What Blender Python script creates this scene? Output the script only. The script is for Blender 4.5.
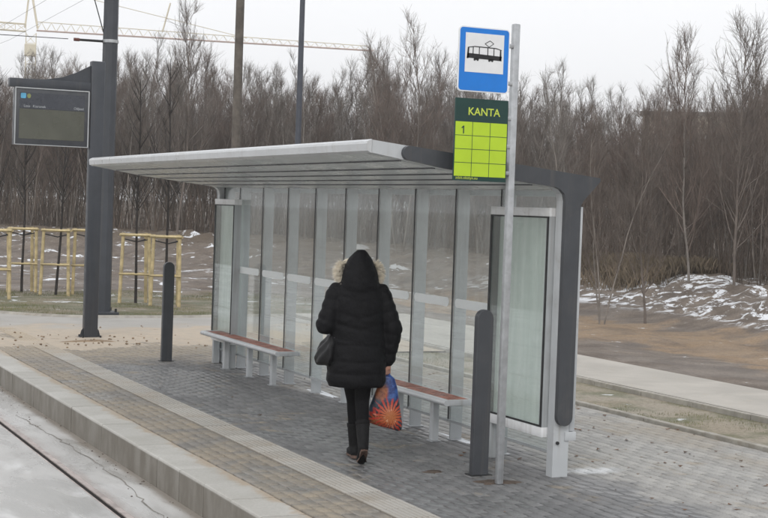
import bpy, bmesh, math, random
import numpy as np
from mathutils import Vector, Matrix, noise as mnoise

for o in list(bpy.data.objects):
    bpy.data.objects.remove(o)
SC = bpy.context.scene
COL = SC.collection
R = math.radians
rng = np.random.default_rng(11)
random.seed(5)

# ------------------------------------------------------------------ camera
# world axes: +Y runs along the tram platform (away), +X away from the track, Z up, platform top = 0
CAMH = 2.05
HAZE = .0009
YAW, PITCH, ROLL = math.atan(694 / 1500.), -math.atan(50 / 1500.), math.atan(0.035)
fw = Vector((math.sin(YAW) * math.cos(PITCH), math.cos(YAW) * math.cos(PITCH), math.sin(PITCH)))
rt = Vector((math.cos(YAW), -math.sin(YAW), 0))
up = rt.cross(fw)
r2 = rt * math.cos(ROLL) + up * math.sin(ROLL)
u2 = up * math.cos(ROLL) - rt * math.sin(ROLL)
cam_d = bpy.data.cameras.new('camera')
cam = bpy.data.objects.new('camera', cam_d)
COL.objects.link(cam)
cam.matrix_world = Matrix(((r2.x, u2.x, -fw.x, 0), (r2.y, u2.y, -fw.y, 0), (r2.z, u2.z, -fw.z, CAMH), (0, 0, 0, 1)))
cam_d.sensor_width = 36
cam_d.lens = 36 * 1500 / 768.
cam_d.clip_start = 0.1
cam_d.clip_end = 3000
SC.camera = cam

# ------------------------------------------------------------------ sky, sun, exposure
SUN_EL, SUN_AZ = R(42), R(215)          # soft, behind the clouds
world = bpy.data.worlds.new('World')
SC.world = world
world.use_nodes = True
wt = world.node_tree
bg = wt.nodes['Background']
sky = wt.nodes.new('ShaderNodeTexSky')
sky.sky_type = 'NISHITA'
sky.sun_disc = False
sky.sun_elevation = SUN_EL
sky.sun_rotation = SUN_AZ
sky.dust_density = 4
hs = wt.nodes.new('ShaderNodeHueSaturation')
hs.inputs['Saturation'].default_value = 0.12
wt.links.new(sky.outputs[0], hs.inputs['Color'])
mx = wt.nodes.new('ShaderNodeMix')
mx.data_type = 'RGBA'
mx.inputs[0].default_value = 0.86          # closed cloud cover over the clear sky
wt.links.new(hs.outputs[0], mx.inputs[6])
mx.inputs[7].default_value = (9.5, 9.6, 9.85, 1)
wt.links.new(mx.outputs[2], bg.inputs['Color'])
bg.inputs['Strength'].default_value = 0.1
sd = bpy.data.lights.new('sun', 'SUN')
sd.energy = 0.7
sd.angle = R(24)
sd.color = (1.0, 0.97, 0.93)
sun = bpy.data.objects.new('sun', sd)
COL.objects.link(sun)
# direction towards the sun
sdir = Vector((math.sin(SUN_AZ) * math.cos(SUN_EL), math.cos(SUN_AZ) * math.cos(SUN_EL), math.sin(SUN_EL)))
sun.rotation_euler = (-sdir).to_track_quat('-Z', 'Y').to_euler()
sun.location = (0, 0, 30)
SC.view_settings.view_transform = 'Standard'
SC.view_settings.look = 'None'
SC.view_settings.exposure = 0.36
SC.view_settings.gamma = 1.0
SC.view_settings.use_curve_mapping = False


# ------------------------------------------------------------------ node helpers
class NG:
    def __init__(self, name):
        self.m = bpy.data.materials.new(name)
        self.m.use_nodes = True
        self.t = self.m.node_tree
        self.b = self.t.nodes['Principled BSDF']
        self.out = self.t.nodes['Material Output']
        self._pos = None

    def n(self, typ, **kw):
        nd = self.t.nodes.new(typ)
        for k, v in kw.items():
            setattr(nd, k, v)
        return nd

    def put(self, sock, v):
        if v is None:
            return
        if hasattr(v, 'is_linked'):
            self.t.links.new(v, sock)
        elif isinstance(v, (tuple, list)):
            sock.default_value = tuple(v) + ((1,) if (len(v) == 3 and len(sock.default_value) == 4) else ())
        else:
            sock.default_value = v

    def pos(self):                      # world position
        if self._pos is None:
            self._pos = self.n('ShaderNodeNewGeometry').outputs['Position']
        return self._pos

    def objc(self):
        return self.n('ShaderNodeTexCoord').outputs['Object']

    def xyz(self, v=None):
        s = self.n('ShaderNodeSeparateXYZ')
        self.put(s.inputs[0], v or self.pos())
        return s.outputs[0], s.outputs[1], s.outputs[2]

    def scaled(self, v, sc):
        m = self.n('ShaderNodeVectorMath', operation='MULTIPLY')
        self.put(m.inputs[0], v)
        m.inputs[1].default_value = sc
        return m.outputs[0]

    def noise(self, scale, detail=4, rough=.55, v=None, dist=0):
        nd = self.n('ShaderNodeTexNoise')
        self.put(nd.inputs['Vector'], v or self.pos())
        nd.inputs['Scale'].default_value = scale
        nd.inputs['Detail'].default_value = detail
        nd.inputs['Roughness'].default_value = rough
        nd.inputs['Distortion'].default_value = dist
        return nd.outputs[0]

    def ramp(self, f, a, b, lo=0., hi=1., smooth=True):
        nd = self.n('ShaderNodeMapRange')
        if smooth:
            nd.interpolation_type = 'SMOOTHSTEP'
        self.put(nd.inputs[0], f)
        self.put(nd.inputs[1], a)
        self.put(nd.inputs[2], b)
        nd.inputs[3].default_value = lo
        nd.inputs[4].default_value = hi
        return nd.outputs[0]

    def math(self, op, a, b=None, c=None):
        nd = self.n('ShaderNodeMath', operation=op)
        self.put(nd.inputs[0], a)
        self.put(nd.inputs[1], b)
        if c is not None:
            self.put(nd.inputs[2], c)
        return nd.outputs[0]

    def mul(self, a, b): return self.math('MULTIPLY', a, b)
    def add(self, a, b): return self.math('ADD', a, b)

    def mix(self, f, a, b):
        nd = self.n('ShaderNodeMix', data_type='RGBA')
        self.put(nd.inputs[0], f)
        self.put(nd.inputs[6], a)
        self.put(nd.inputs[7], b)
        return nd.outputs[2]

    def bump(self, h, strength=.3, dist=.01):
        nd = self.n('ShaderNodeBump')
        nd.inputs['Strength'].default_value = strength
        nd.inputs['Distance'].default_value = dist
        self.put(nd.inputs['Height'], h)
        self.t.links.new(nd.outputs[0], self.b.inputs['Normal'])

    def fin(self, col, rough=.6, metal=0., spec=None):
        self.put(self.b.inputs['Base Color'], col)
        self.put(self.b.inputs['Roughness'], rough)
        self.b.inputs['Metallic'].default_value = metal
        if spec is not None:
            self.b.inputs['Specular IOR Level'].default_value = spec
        return self.m


def cmul(c, k):
    return tuple(min(1, x * k) for x in c)


def pmat(name, col, rough=.5, metal=0., var=.18, scale=6, bump=0., bscale=80, dirt=None, dirtamt=.0, spec=None, streak=0.):
    g = NG(name)
    v = g.objc()
    n1 = g.noise(scale, 5, .6, v)
    c = g.mix(g.ramp(n1, .3, .7), cmul(col, 1 - var), cmul(col, 1 + var))
    if dirt:
        n2 = g.noise(scale * .6, 6, .7, v, .4)
        c = g.mix(g.ramp(n2, .5, .72, 0, dirtamt), c, dirt)
    if streak:
        sn = g.noise(1., 5, .65, g.scaled(v, (16, 16, .55)), .3)
        c = g.mix(g.ramp(sn, .50, .74, 0, streak), c, dirt or cmul(col, .6))
        sc_ = g.noise(38, 6, .8, v, .8)
        c = g.mix(g.ramp(sc_, .66, .74, 0, streak), c, cmul(col, 1.8))
    if bump:
        g.bump(g.noise(bscale, 4, .6, v), bump, .01)
    rr = g.ramp(g.noise(scale * 2.3, 3, .6, v), .3, .7, max(0, rough - .08), min(1, rough + .1))
    return g.fin(c, rr, metal, spec)


M = {}
M['paint'] = pmat('light_grey_paint', (.50, .52, .535), .38, var=.06, scale=3, dirt=(.30, .29, .27), dirtamt=.45, streak=.5)
M['fascia'] = pmat('fascia_paint', (.52, .535, .55), .35, var=.05, scale=3, dirt=(.40, .39, .37), dirtamt=.3, streak=.5)
M['under'] = pmat('soffit_paint', (.52, .545, .55), .30, var=.04, scale=.7)
M['plate'] = pmat('fin_paint', (.40, .42, .43), .4, var=.07, scale=3, dirt=(.27, .26, .25), dirtamt=.4, streak=.5)
M['anth'] = pmat('anthracite_paint', (.052, .056, .064), .42, var=.12, scale=4, dirt=(.10, .095, .09), dirtamt=.35, streak=.5)
M['mast'] = pmat('slate_paint', (.040, .045, .055), .42, var=.12, scale=3, dirt=(.07, .07, .07), dirtamt=.3, streak=.5)
M['rubber'] = pmat('black_gasket', (.015, .016, .017), .55, var=.1)
M['galv'] = pmat('galvanised_steel', (.44, .455, .47), .42, .55, var=.12, scale=14, dirt=(.28, .28, .28), dirtamt=.3, streak=.5)
M['white'] = pmat('white_film', (.78, .80, .80), .4, var=.03, scale=5, dirt=(.6, .58, .55), dirtamt=.3)
M['cabwhite'] = pmat('cabinet_white_paint', (.78, .79, .80), .35, var=.04, dirt=(.45, .43, .40), dirtamt=.4, streak=.5)
M['slat'] = pmat('red_brown_wood', (.27, .095, .06), .5, var=.45, scale=9, bump=.3, bscale=120, dirt=(.33, .24, .2), dirtamt=.55)
M['stake'] = pmat('yellow_pine_stake', (.48, .39, .215), .75, var=.25, scale=7, bump=.3, dirt=(.27, .23, .15), dirtamt=.5)
M['band'] = pmat('black_webbing', (.02, .02, .022), .7)
M['bark'] = pmat('twig_bark', (.155, .130, .113), .85, var=.3, scale=2)
M['bark_red'] = pmat('reddish_bark', (.172, .135, .115), .85, var=.3, scale=2)
M['pale_bark'] = pmat('pale_bark', (.27, .245, .22), .85, var=.3, scale=2)
M['bark_grey'] = pmat('grey_bark', (.21, .188, .168), .85, var=.3, scale=2)
M['dark_bark'] = pmat('dark_bark', (.028, .024, .022), .85, var=.3, scale=4)
M['brush'] = pmat('dry_brush', (.155, .122, .098), .9, var=.4, scale=.6)
M['drygrass'] = pmat('dry_grass', (.17, .135, .095), .9, var=.5, scale=.5)
M['grass'] = pmat('winter_grass', (.16, .165, .07), .9, var=.5, scale=.8, dirt=(.26, .22, .13), dirtamt=.8)
M['leaf'] = pmat('fallen_leaf', (.12, .060, .030), .7, var=.5, scale=1.3, dirt=(.03, .025, .02), dirtamt=.9)
M['sand'] = pmat('drifted_sand', (.24, .175, .115), .9, var=.3, scale=6, bump=.6, bscale=30)
M['soil'] = pmat('wet_soil', (.075, .055, .042), .8, var=.4, scale=12, bump=.6, bscale=40)
M['pole'] = pmat('weathered_pole', (.115, .10, .085), .85, var=.25, scale=5, bump=.3)
M['lamp'] = pmat('lamp_post_paint', (.055, .062, .08), .45, var=.1)
M['crane'] = pmat('crane_yellow_hazed', (.68, .62, .47), .6, var=.1, scale=.3)  # yellow paled so the paint itself carries fading by distant haze
M['cranered'] = pmat('crane_red_hazed', (.50, .36, .31), .6, var=.1, scale=.3)  # red greyed and paled, haze fading put into the colour
M['blue'] = pmat('sign_blue', (.004, .19, .66), .35, var=.05, scale=5)
M['signwhite'] = pmat('sign_white', (.78, .79, .80), .35, var=.03, scale=8)
M['black'] = pmat('sign_black', (.012, .012, .013), .4)
M['lime'] = pmat('sign_lime', (.45, .64, .022), .4, var=.04, scale=6)
M['dgreen'] = pmat('sign_dark_green', (.004, .040, .034), .4, var=.1)
M['limetext'] = pmat('sign_lime_text', (.55, .66, .08), .4, var=.03)
M['coat'] = pmat('black_quilted_nylon', (.0055, .0056, .0068), .62, var=.2, scale=25, bump=.4, bscale=45, spec=.14)
M['trouser'] = pmat('black_cloth', (.005, .005, .006), .9, var=.2, scale=30, spec=.15)
M['fur'] = pmat('cream_fur', (.72, .66, .55), .8, var=.25, scale=25)
M['skin'] = pmat('skin', (.48, .25, .18), .5, var=.1, scale=20)
M['hair'] = pmat('brown_hair', (.05, .028, .016), .6, var=.2, scale=30)
M['boot'] = pmat('dark_suede', (.006, .006, .0065), .7, var=.3, scale=30, spec=.2)
M['sole'] = pmat('brown_sole', (.10, .058, .042), .7, var=.3, scale=30)
M['leather'] = pmat('black_leather', (.006, .006, .007), .45, var=.25, scale=14, bump=.3, bscale=60, spec=.25)
M['insul'] = pmat('brown_insulator', (.12, .035, .025), .3)
M['facade'] = pmat('beige_render', (.42, .37, .29), .8, var=.08, scale=.4)
M['glassdark'] = pmat('dark_window', (.04, .05, .06), .12, var=.1)
M['snow'] = pmat('old_snow', (.74, .76, .79), .7, var=.1, scale=3, bump=.4, bscale=9)


def glass_mat(name, tint, film, filmcol, rough=.015):
    g = NG(name)
    t = g.t
    geo = g.n('ShaderNodeNewGeometry')
    ior = g.ramp(geo.outputs['Backfacing'], 0, 1, 1.48, 1 / 1.48, smooth=False)
    fr = g.n('ShaderNodeFresnel')
    g.put(fr.inputs['IOR'], ior)
    tr = g.n('ShaderNodeBsdfTransparent')
    tr.inputs[0].default_value = tint + (1,)
    gl = g.n('ShaderNodeBsdfGlossy')
    gl.inputs['Roughness'].default_value = rough
    df = g.n('ShaderNodeBsdfDiffuse')
    df.inputs[0].default_value = filmcol + (1,)
    v = g.objc()
    streak = g.noise(1.0, 5, .6, g.scaled(v, (3, 7, .7)))
    smear = g.noise(2.2, 5, .65, v, .5)
    f = g.mul(g.ramp(g.add(g.mul(streak, .6), g.mul(smear, .4)), .35, .68, .45, 1.5), film)
    tl = g.n('ShaderNodeBsdfTranslucent')
    tl.inputs[0].default_value = filmcol + (1,)
    mf = g.n('ShaderNodeMixShader')
    mf.inputs[0].default_value = .5
    t.links.new(df.outputs[0], mf.inputs[1])
    t.links.new(tl.outputs[0], mf.inputs[2])
    m1 = g.n('ShaderNodeMixShader')
    g.put(m1.inputs[0], f)
    t.links.new(tr.outputs[0], m1.inputs[1])
    t.links.new(mf.outputs[0], m1.inputs[2])
    m2 = g.n('ShaderNodeMixShader')
    t.links.new(fr.outputs[0], m2.inputs[0])
    t.links.new(m1.outputs[0], m2.inputs[1])
    t.links.new(gl.outputs[0], m2.inputs[2])
    t.links.new(m2.outputs[0], g.out.inputs['Surface'])
    return g.m


M['glass'] = glass_mat('shelter_glass', (.955, .98, .975), .10, (.85, .89, .88))
M['cabglass'] = glass_mat('cabinet_glass', (.95, .975, .965), .16, (.80, .84, .82))


g = NG('frosted_white_film')
g.fin((.88, .89, .89), .4)
tl = g.n('ShaderNodeBsdfTranslucent')
tl.inputs[0].default_value = (.92, .93, .93, 1)
mf = g.n('ShaderNodeMixShader')
mf.inputs[0].default_value = .45
g.t.links.new(g.b.outputs[0], mf.inputs[1])
g.t.links.new(tl.outputs[0], mf.inputs[2])
g.t.links.new(mf.outputs[0], g.out.inputs['Surface'])
M['film'] = g.m


# ------------------------------------------------------------------ mesh helpers
class MB:
    def __init__(self):
        self.v = []
        self.f = []

    def poly(self, vs, fs):
        o = len(self.v)
        self.v += [tuple(p) for p in vs]
        self.f += [tuple(i + o for i in f) for f in fs]
        return self

    def box(self, x0, x1, y0, y1, z0, z1, b=0.):
        if b <= 0:
            vs = [(x, y, z) for z in (z0, z1) for y in (y0, y1) for x in (x0, x1)]
            fs = [(0, 2, 3, 1), (4, 5, 7, 6), (0, 1, 5, 4), (2, 6, 7, 3), (0, 4, 6, 2), (1, 3, 7, 5)]
            return self.poly(vs, fs)
        bm = bmesh.new()
        bmesh.ops.create_cube(bm, size=1)
        for v in bm.verts:
            v.co = Vector(((x0 + x1) / 2 + v.co.x * (x1 - x0), (y0 + y1) / 2 + v.co.y * (y1 - y0), (z0 + z1) / 2 + v.co.z * (z1 - z0)))
        bmesh.ops.bevel(bm, geom=list(bm.edges), offset=b, segments=2, affect='EDGES', profile=.5)
        bm.verts.index_update()
        self.poly([v.co[:] for v in bm.verts], [[v.index for v in f.verts] for f in bm.faces])
        bm.free()
        return self

    def prism(self, pts, fn, t0, t1):
        """polygon pts (2-D, CCW seen from t1 side) swept from t0 to t1, fn(a, b, t) -> xyz"""
        n = len(pts)
        vs = [fn(a, b, t0) for a, b in pts] + [fn(a, b, t1) for a, b in pts]
        fs = [tuple(range(n - 1, -1, -1)), tuple(range(n, 2 * n))]
        fs += [(i, (i + 1) % n, n + (i + 1) % n, n + i) for i in range(n)]
        return self.poly(vs, fs)

    def tube(self, pts, rad, sides=8, cap=True, flat=1.):
        pts = [Vector(p) for p in pts]
        n = len(pts)
        if not hasattr(rad, '__len__'):
            rad = [rad] * n
        vs, fs = [], []
        for i, p in enumerate(pts):
            d = (pts[min(i + 1, n - 1)] - pts[max(i - 1, 0)])
            d = d.normalized() if d.length > 1e-9 else Vector((0, 0, 1))
            a = d.cross(Vector((0, 0, 1)) if abs(d.z) < .9 else Vector((1, 0, 0))).normalized()
            b = d.cross(a)
            for k in range(sides):
                an = 2 * math.pi * k / sides
                vs.append(p + (a * math.cos(an) + b * math.sin(an) * flat) * rad[i])
        for i in range(n - 1):
            for k in range(sides):
                k2 = (k + 1) % sides
                fs.append((i * sides + k, i * sides + k2, (i + 1) * sides + k2, (i + 1) * sides + k))
        if cap:
            fs.append(tuple(range(sides - 1, -1, -1)))
            fs.append(tuple((n - 1) * sides + k for k in range(sides)))
        return self.poly(vs, fs)

    def loft(self, rings, cap=True):
        n = len(rings[0])
        vs = [p for r in rings for p in r]
        fs = []
        for i in range(len(rings) - 1):
            for k in range(n):
                k2 = (k + 1) % n
                fs.append((i * n + k, i * n + k2, (i + 1) * n + k2, (i + 1) * n + k))
        if cap:
            fs.append(tuple(range(n - 1, -1, -1)))
            fs.append(tuple((len(rings) - 1) * n + k for k in range(n)))
        return self.poly(vs, fs)

    def ball(self, c, r, seg=16, rings=10):
        c = Vector(c)
        r = Vector(r) if hasattr(r, '__len__') else Vector((r, r, r))
        rr = []
        for i in range(rings + 1):
            th = math.pi * (.02 + .96 * i / rings)
            rr.append([(c.x + r.x * math.sin(th) * math.cos(2 * math.pi * k / seg), c.y + r.y * math.sin(th) * math.sin(2 * math.pi * k / seg),
                        c.z - r.z * math.cos(th)) for k in range(seg)])
        return self.loft(rr)

    def capsule(self, a, b, ra, rb, seg=14):
        a, b = Vector(a), Vector(b)
        d = (b - a)
        L = d.length
        d.normalize()
        pts, rad = [], []
        for i in range(5):
            t = -math.cos(i / 4 * math.pi / 2)
            pts.append(a + d * ra * t * .98); rad.append(max(.02 * ra, ra * math.sqrt(max(0, 1 - t * t))))
        for i in range(1, 4):
            pts.append(a + d * L * i / 4); rad.append(ra + (rb - ra) * i / 4)
        for i in range(5):
            t = math.sin(i / 4 * math.pi / 2)
            pts.append(b + d * rb * t * .98); rad.append(max(.02 * rb, rb * math.sqrt(max(0, 1 - t * t))))
        return self.tube(pts, rad, seg)

    def mesh(self, name, smooth=False, off=None):
        me = bpy.data.meshes.new(name)
        v = self.v if off is None else [(p[0] - off[0], p[1] - off[1], p[2] - off[2]) for p in self.v]
        me.from_pydata(v, [], self.f)
        bm = bmesh.new()
        bm.from_mesh(me)
        bmesh.ops.recalc_face_normals(bm, faces=bm.faces)
        bm.to_mesh(me)
        bm.free()
        if smooth:
            me.shade_smooth()
            if smooth != 'all':
                me.set_sharp_from_angle(angle=R(38))
        me.update()
        return me


def np_mesh(name, V, F, mat=None):
    """V (n,3), F (m,3|4) index arrays"""
    me = bpy.data.meshes.new(name)
    V = np.ascontiguousarray(V, dtype=np.float32)
    F = np.ascontiguousarray(F, dtype=np.int32)
    k = F.shape[1]
    me.vertices.add(len(V))
    me.vertices.foreach_set('co', V.ravel())
    me.loops.add(F.size)
    me.loops.foreach_set('vertex_index', F.ravel())
    me.polygons.add(len(F))
    me.polygons.foreach_set('loop_start', np.arange(0, F.size, k, dtype=np.int32))
    me.update(calc_edges=True)
    if mat:
        me.materials.append(mat)
    return me


def link(name, me, mat=None, parent=None, loc=(0, 0, 0), rot=(0, 0, 0)):
    o = bpy.data.objects.new(name, me)
    COL.objects.link(o)
    if mat is not None and me is not None and not me.materials:
        me.materials.append(mat)
    o.location = loc
    o.rotation_euler = rot
    if parent:
        o.parent = parent
    return o


def tag(o, label=None, cat=None, group=None, kind=None):
    if label: o['label'] = label
    if cat: o['category'] = cat
    if group: o['group'] = group
    if kind: o['kind'] = kind
    return o


def thing(name, label, cat, loc=(0, 0, 0), rz=0., group=None):
    o = link(name, None, loc=loc, rot=(0, 0, rz))
    return tag(o, label, cat, group)


def part(name, mb, mat, root, smooth=True, world=True):
    """mb is in world coordinates when world (root must be unrotated), else local to root"""
    off = root.location if (world and root is not None) else None
    return link(name, mb.mesh(name, smooth, off), M[mat] if isinstance(mat, str) else mat, root)


def copy_tree(o, parent=None):
    c = o.copy()
    COL.objects.link(c)
    c.parent = parent
    for ch in o.children:
        copy_tree(ch, c)
    return c


def struct(name, mb, mat, parent=None, smooth=False):
    o = link(name, mb.mesh(name, smooth), M[mat] if isinstance(mat, str) else mat, parent)
    if parent is None:
        o['kind'] = 'structure'
    return o


def text_mesh(s, size, loc, mat, parent, name, align='CENTER', bold=0.):
    """flat lettering facing -Y, lower-left / centre at loc (relative to parent)"""
    cu = bpy.data.curves.new('t', 'FONT')
    cu.body = s
    cu.size = size
    cu.align_x = align
    cu.extrude = .0006
    cu.offset = bold
    cu.resolution_u = 3
    t = bpy.data.objects.new('t', cu)
    COL.objects.link(t)
    dg = bpy.context.evaluated_depsgraph_get()
    me = bpy.data.meshes.new_from_object(t.evaluated_get(dg))
    bpy.data.objects.remove(t)
    o = link(name, me, None, parent, loc, (R(90), 0, 0))
    me.materials.clear()
    me.materials.append(M[mat])
    return o


def voxel(mb, size, smooth=6, name='m'):
    """closed shapes melted into one continuous skin"""
    me = mb.mesh(name)
    o = bpy.data.objects.new('tmp', me)
    COL.objects.link(o)
    md = o.modifiers.new('r', 'REMESH')
    md.mode = 'VOXEL'
    md.voxel_size = size
    if smooth:
        sm = o.modifiers.new('s', 'SMOOTH')
        sm.iterations = smooth
        sm.factor = .5
    dg = bpy.context.evaluated_depsgraph_get()
    out = bpy.data.meshes.new_from_object(o.evaluated_get(dg))
    bpy.data.objects.remove(o)
    out.name = name
    out.shade_smooth()
    return out


def sstep(x, a, b):
    t = np.clip((x - a) / (b - a), 0, 1)
    return t * t * (3 - 2 * t)


# ------------------------------------------------------------------ terrain
_perm = np.random.default_rng(3).random((64, 64))


def vnoise(x, y):
    x, y = np.asarray(x, float), np.asarray(y, float)
    xi, yi = np.floor(x).astype(int), np.floor(y).astype(int)
    fx, fy = x - xi, y - yi
    fx, fy = fx * fx * (3 - 2 * fx), fy * fy * (3 - 2 * fy)
    p = lambda a, b: _perm[a % 64, b % 64]
    return (p(xi, yi) * (1 - fx) + p(xi + 1, yi) * fx) * (1 - fy) + (p(xi, yi + 1) * (1 - fx) + p(xi + 1, yi + 1) * fx) * fy


def fbm(x, y, o=4):
    s, a = 0, 1.
    for i in range(o):
        s = s + a * (vnoise(x * 2 ** i + 7.3 * i, y * 2 ** i + 3.1 * i) - .5)
        a *= .55
    return s


AZ = np.array([-40, 0, 5, 10.4, 24.8, 32, 39.2, 46, 80])
RF = np.array([70, 62, 60, 58, 51, 42, 34.5, 32, 31.])


def forest_r(x, y):
    return np.interp(np.degrees(np.arctan2(x, y)), AZ, RF)


def ground_z(x, y):
    x, y = np.asarray(x, float), np.asarray(y, float)
    r = np.hypot(x, y)
    rf = forest_r(x, y)
    wd = np.interp(np.degrees(np.arctan2(x, y)), [20, 33], [15, 9])
    bank = sstep(r, rf - wd, rf - 1)
    az = np.degrees(np.arctan2(x, y))
    hgt = np.interp(az, [8, 20, 30, 38, 46], [1.0, .95, .8, .75, .75])
    z = hgt * bank
    off = sstep(x, 12.2, 14.5) + sstep(y, 30, 34) * sstep(x, 3, 6)
    off = np.clip(off, 0, 1)
    z = z + off * (.10 * fbm(x * .55, y * .55) + .05 * fbm(x * 2.1, y * 2.1))
    heap = sstep(r, rf - wd * .8, rf - wd * .5) * (1 - sstep(r, rf - 3, rf + 2))
    z = z + heap * (.22 * fbm(x * .9 + 3, y * .9) + .16 * fbm(x * 2.8, y * 2.8 + 5))
    # ruts in the dirt track on the right
    z = z - .03 * off * sstep(x, 12, 13) * (1 - sstep(x, 17, 18)) * (.5 + .5 * np.sin(x * 3.1 + fbm(x * .3, y * .3) * 3))
    z = z - .03                                    # below the paving
    z = np.where(x < 3.9, -.42, z)                  # track bed
    z = z + .6 * sstep(r, 110, 260)
    return z


xs = np.concatenate([[-700, -300, -120, -50, -20, -7, 3.88, 3.92, 5, 7], np.arange(8.8, 40, .24), np.arange(40, 80, 3), [90, 120, 180, 300, 700]])
ys = np.concatenate([[-300, -100, -40, -15, -5, 0, 3], np.arange(6, 66, .26), np.arange(67, 120, 4), [140, 180, 260, 400, 800, 1600]])
GX, GY = np.meshgrid(xs, ys)
GZ = ground_z(GX, GY)
V = np.stack([GX.ravel(), GY.ravel(), GZ.ravel()], 1)
nx, ny = len(xs), len(ys)
ii = (np.arange(ny - 1)[:, None] * nx + np.arange(nx - 1)[None, :]).ravel()
F = np.stack([ii, ii + 1, ii + 1 + nx, ii + nx], 1)


def ground_mat():
    g = NG('ground_earth')
    x, y, z = g.xyz()
    big = g.noise(.35, 5, .6)
    mid = g.noise(1.3, 6, .65)
    fine = g.noise(9, 5, .7)
    dirt = g.mix(g.ramp(mid, .35, .65), (.115, .092, .074), (.225, .186, .150))
    dirt = g.mix(g.ramp(fine, .3, .7, 0, .5), dirt, (.125, .098, .08))
    grit = g.noise(26, 6, .75)
    # orange sandy verge before the bank on the right, following the track
    rr = g.math('SQRT', g.add(g.mul(x, x), g.mul(y, y)))
    edge = g.add(x, g.mul(g.ramp(big, .2, .8, -1, 1), 1.3))
    orange = g.mul(g.ramp(edge, 13.9, 14.6), g.ramp(edge, 17.6, 16.9))
    orange = g.mul(orange, g.ramp(y, 36, 30))
    col = g.mix(g.mul(orange, g.ramp(mid, .3, .6, .25, .7)), dirt, g.mix(fine, (.25, .155, .078), (.41, .285, .165)))
    # verge behind the shelter: sand, moss, thin grass
    verge = g.mul(g.ramp(x, 10.9, 10.4), g.ramp(y, 24, 23))
    vcol = g.mix(g.ramp(mid, .4, .62), (.33, .285, .215), (.15, .15, .08))
    col = g.mix(g.mul(verge, .9), col, vcol)
    # grass strip around the staked trees
    gr = g.mul(g.ramp(y, 34.5, 31.0), g.ramp(y, 24, 25))
    gr = g.mul(gr, g.ramp(x, 14, 11))
    gcol = g.mix(g.ramp(mid, .38, .62), (.105, .112, .048), (.22, .185, .125))
    col = g.mix(gr, col, gcol)
    # leaf litter under the wood
    lit = g.ramp(z, .55, .85)
    col = g.mix(g.mul(lit, .8), col, g.mix(fine, (.085, .062, .045), (.16, .125, .085)))
    col = g.mix(g.ramp(grit, .45, .68, 0, .55), col, (.065, .052, .042))
    col = g.mix(g.ramp(grit, .46, .30, 0, .35), col, (.36, .32, .27))
    # snow: heavy on the bank at the right, thin flecks on the left
    sn1 = g.noise(1.9, 8, .72, g.scaled(g.pos(), (1, 1, 2.5)), 1.1)
    right = g.mul(g.ramp(x, 16.2, 17.0), g.ramp(y, 36, 31))
    s_right = g.mul(g.mul(right, g.ramp(z, .06, .16)), g.mul(g.ramp(sn1, .515, .555), g.ramp(grit, .66, .56)))
    left = g.mul(g.ramp(y, 27, 31), g.ramp(x, 22, 16))
    s_left = g.mul(left, g.ramp(g.noise(1.05, 7, .7, None, .5), .59, .62))
    s_low = g.mul(g.ramp(g.noise(2.6, 5, .7), .66, .69), .75)
    snow = g.math('MAXIMUM', g.math('MAXIMUM', s_right, s_left), s_low)
    snow = g.mul(snow, g.ramp(z, -.25, -.1))
    col = g.mix(snow, col, (.76, .78, .81))
    rough = g.ramp(g.noise(.8, 4), .4, .65, .5, .92)
    g.bump(g.add(fine, g.mul(g.noise(28, 4, .7), .6)), .7, .04)
    return g.fin(col, rough)


M['ground'] = ground_mat()
gme = np_mesh('ground', V, F, M['ground'])
gme.shade_smooth()
ground = tag(link('ground', gme), kind='structure')


# ------------------------------------------------------------------ track
def slab_mat():
    g = NG('track_slab_concrete')
    x, y, z = g.xyz()
    st = g.scaled(g.pos(), (1.6, .55, 1))
    n1 = g.noise(1.1, 6, .6, st, .8)
    n2 = g.noise(3.2, 6, .7, st)
    fine = g.noise(40, 4, .7)
    col = g.mix(g.ramp(n1, .35, .65), (.40, .395, .38), (.52, .515, .50))
    col = g.mix(g.ramp(n2, .55, .75, 0, .45), col, (.30, .29, .27))
    col = g.mix(g.ramp(fine, .3, .7, 0, .2), col, (.30, .29, .28))
    # pale patches, fainter between the near rail and the kerb
    bl = g.noise(.95, 4, .5, g.scaled(g.pos(), (1.3, .5, 1)), .3)
    col = g.mix(g.mul(g.ramp(bl, .54, .62), g.ramp(x, 2.95, 2.7, .35, 1)), col, (.62, .62, .615))
    # rust along the rail, silt in the gutter under the kerb
    rust = g.ramp(g.math('ABSOLUTE', g.math('SUBTRACT', x, 2.96)), .10, .0, 0, .5)
    col = g.mix(g.mul(rust, g.ramp(n2, .3, .6)), col, (.28, .21, .18))
    silt = g.ramp(g.add(x, g.mul(n2, .12)), 3.36, 3.46, 0, .75)
    col = g.mix(silt, col, (.19, .155, .12))
    rough = g.ramp(n1, .4, .62, .22, .55)
    g.bump(g.add(fine, g.mul(n2, 2)), .18, .008)
    return g.fin(col, rough)


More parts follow.
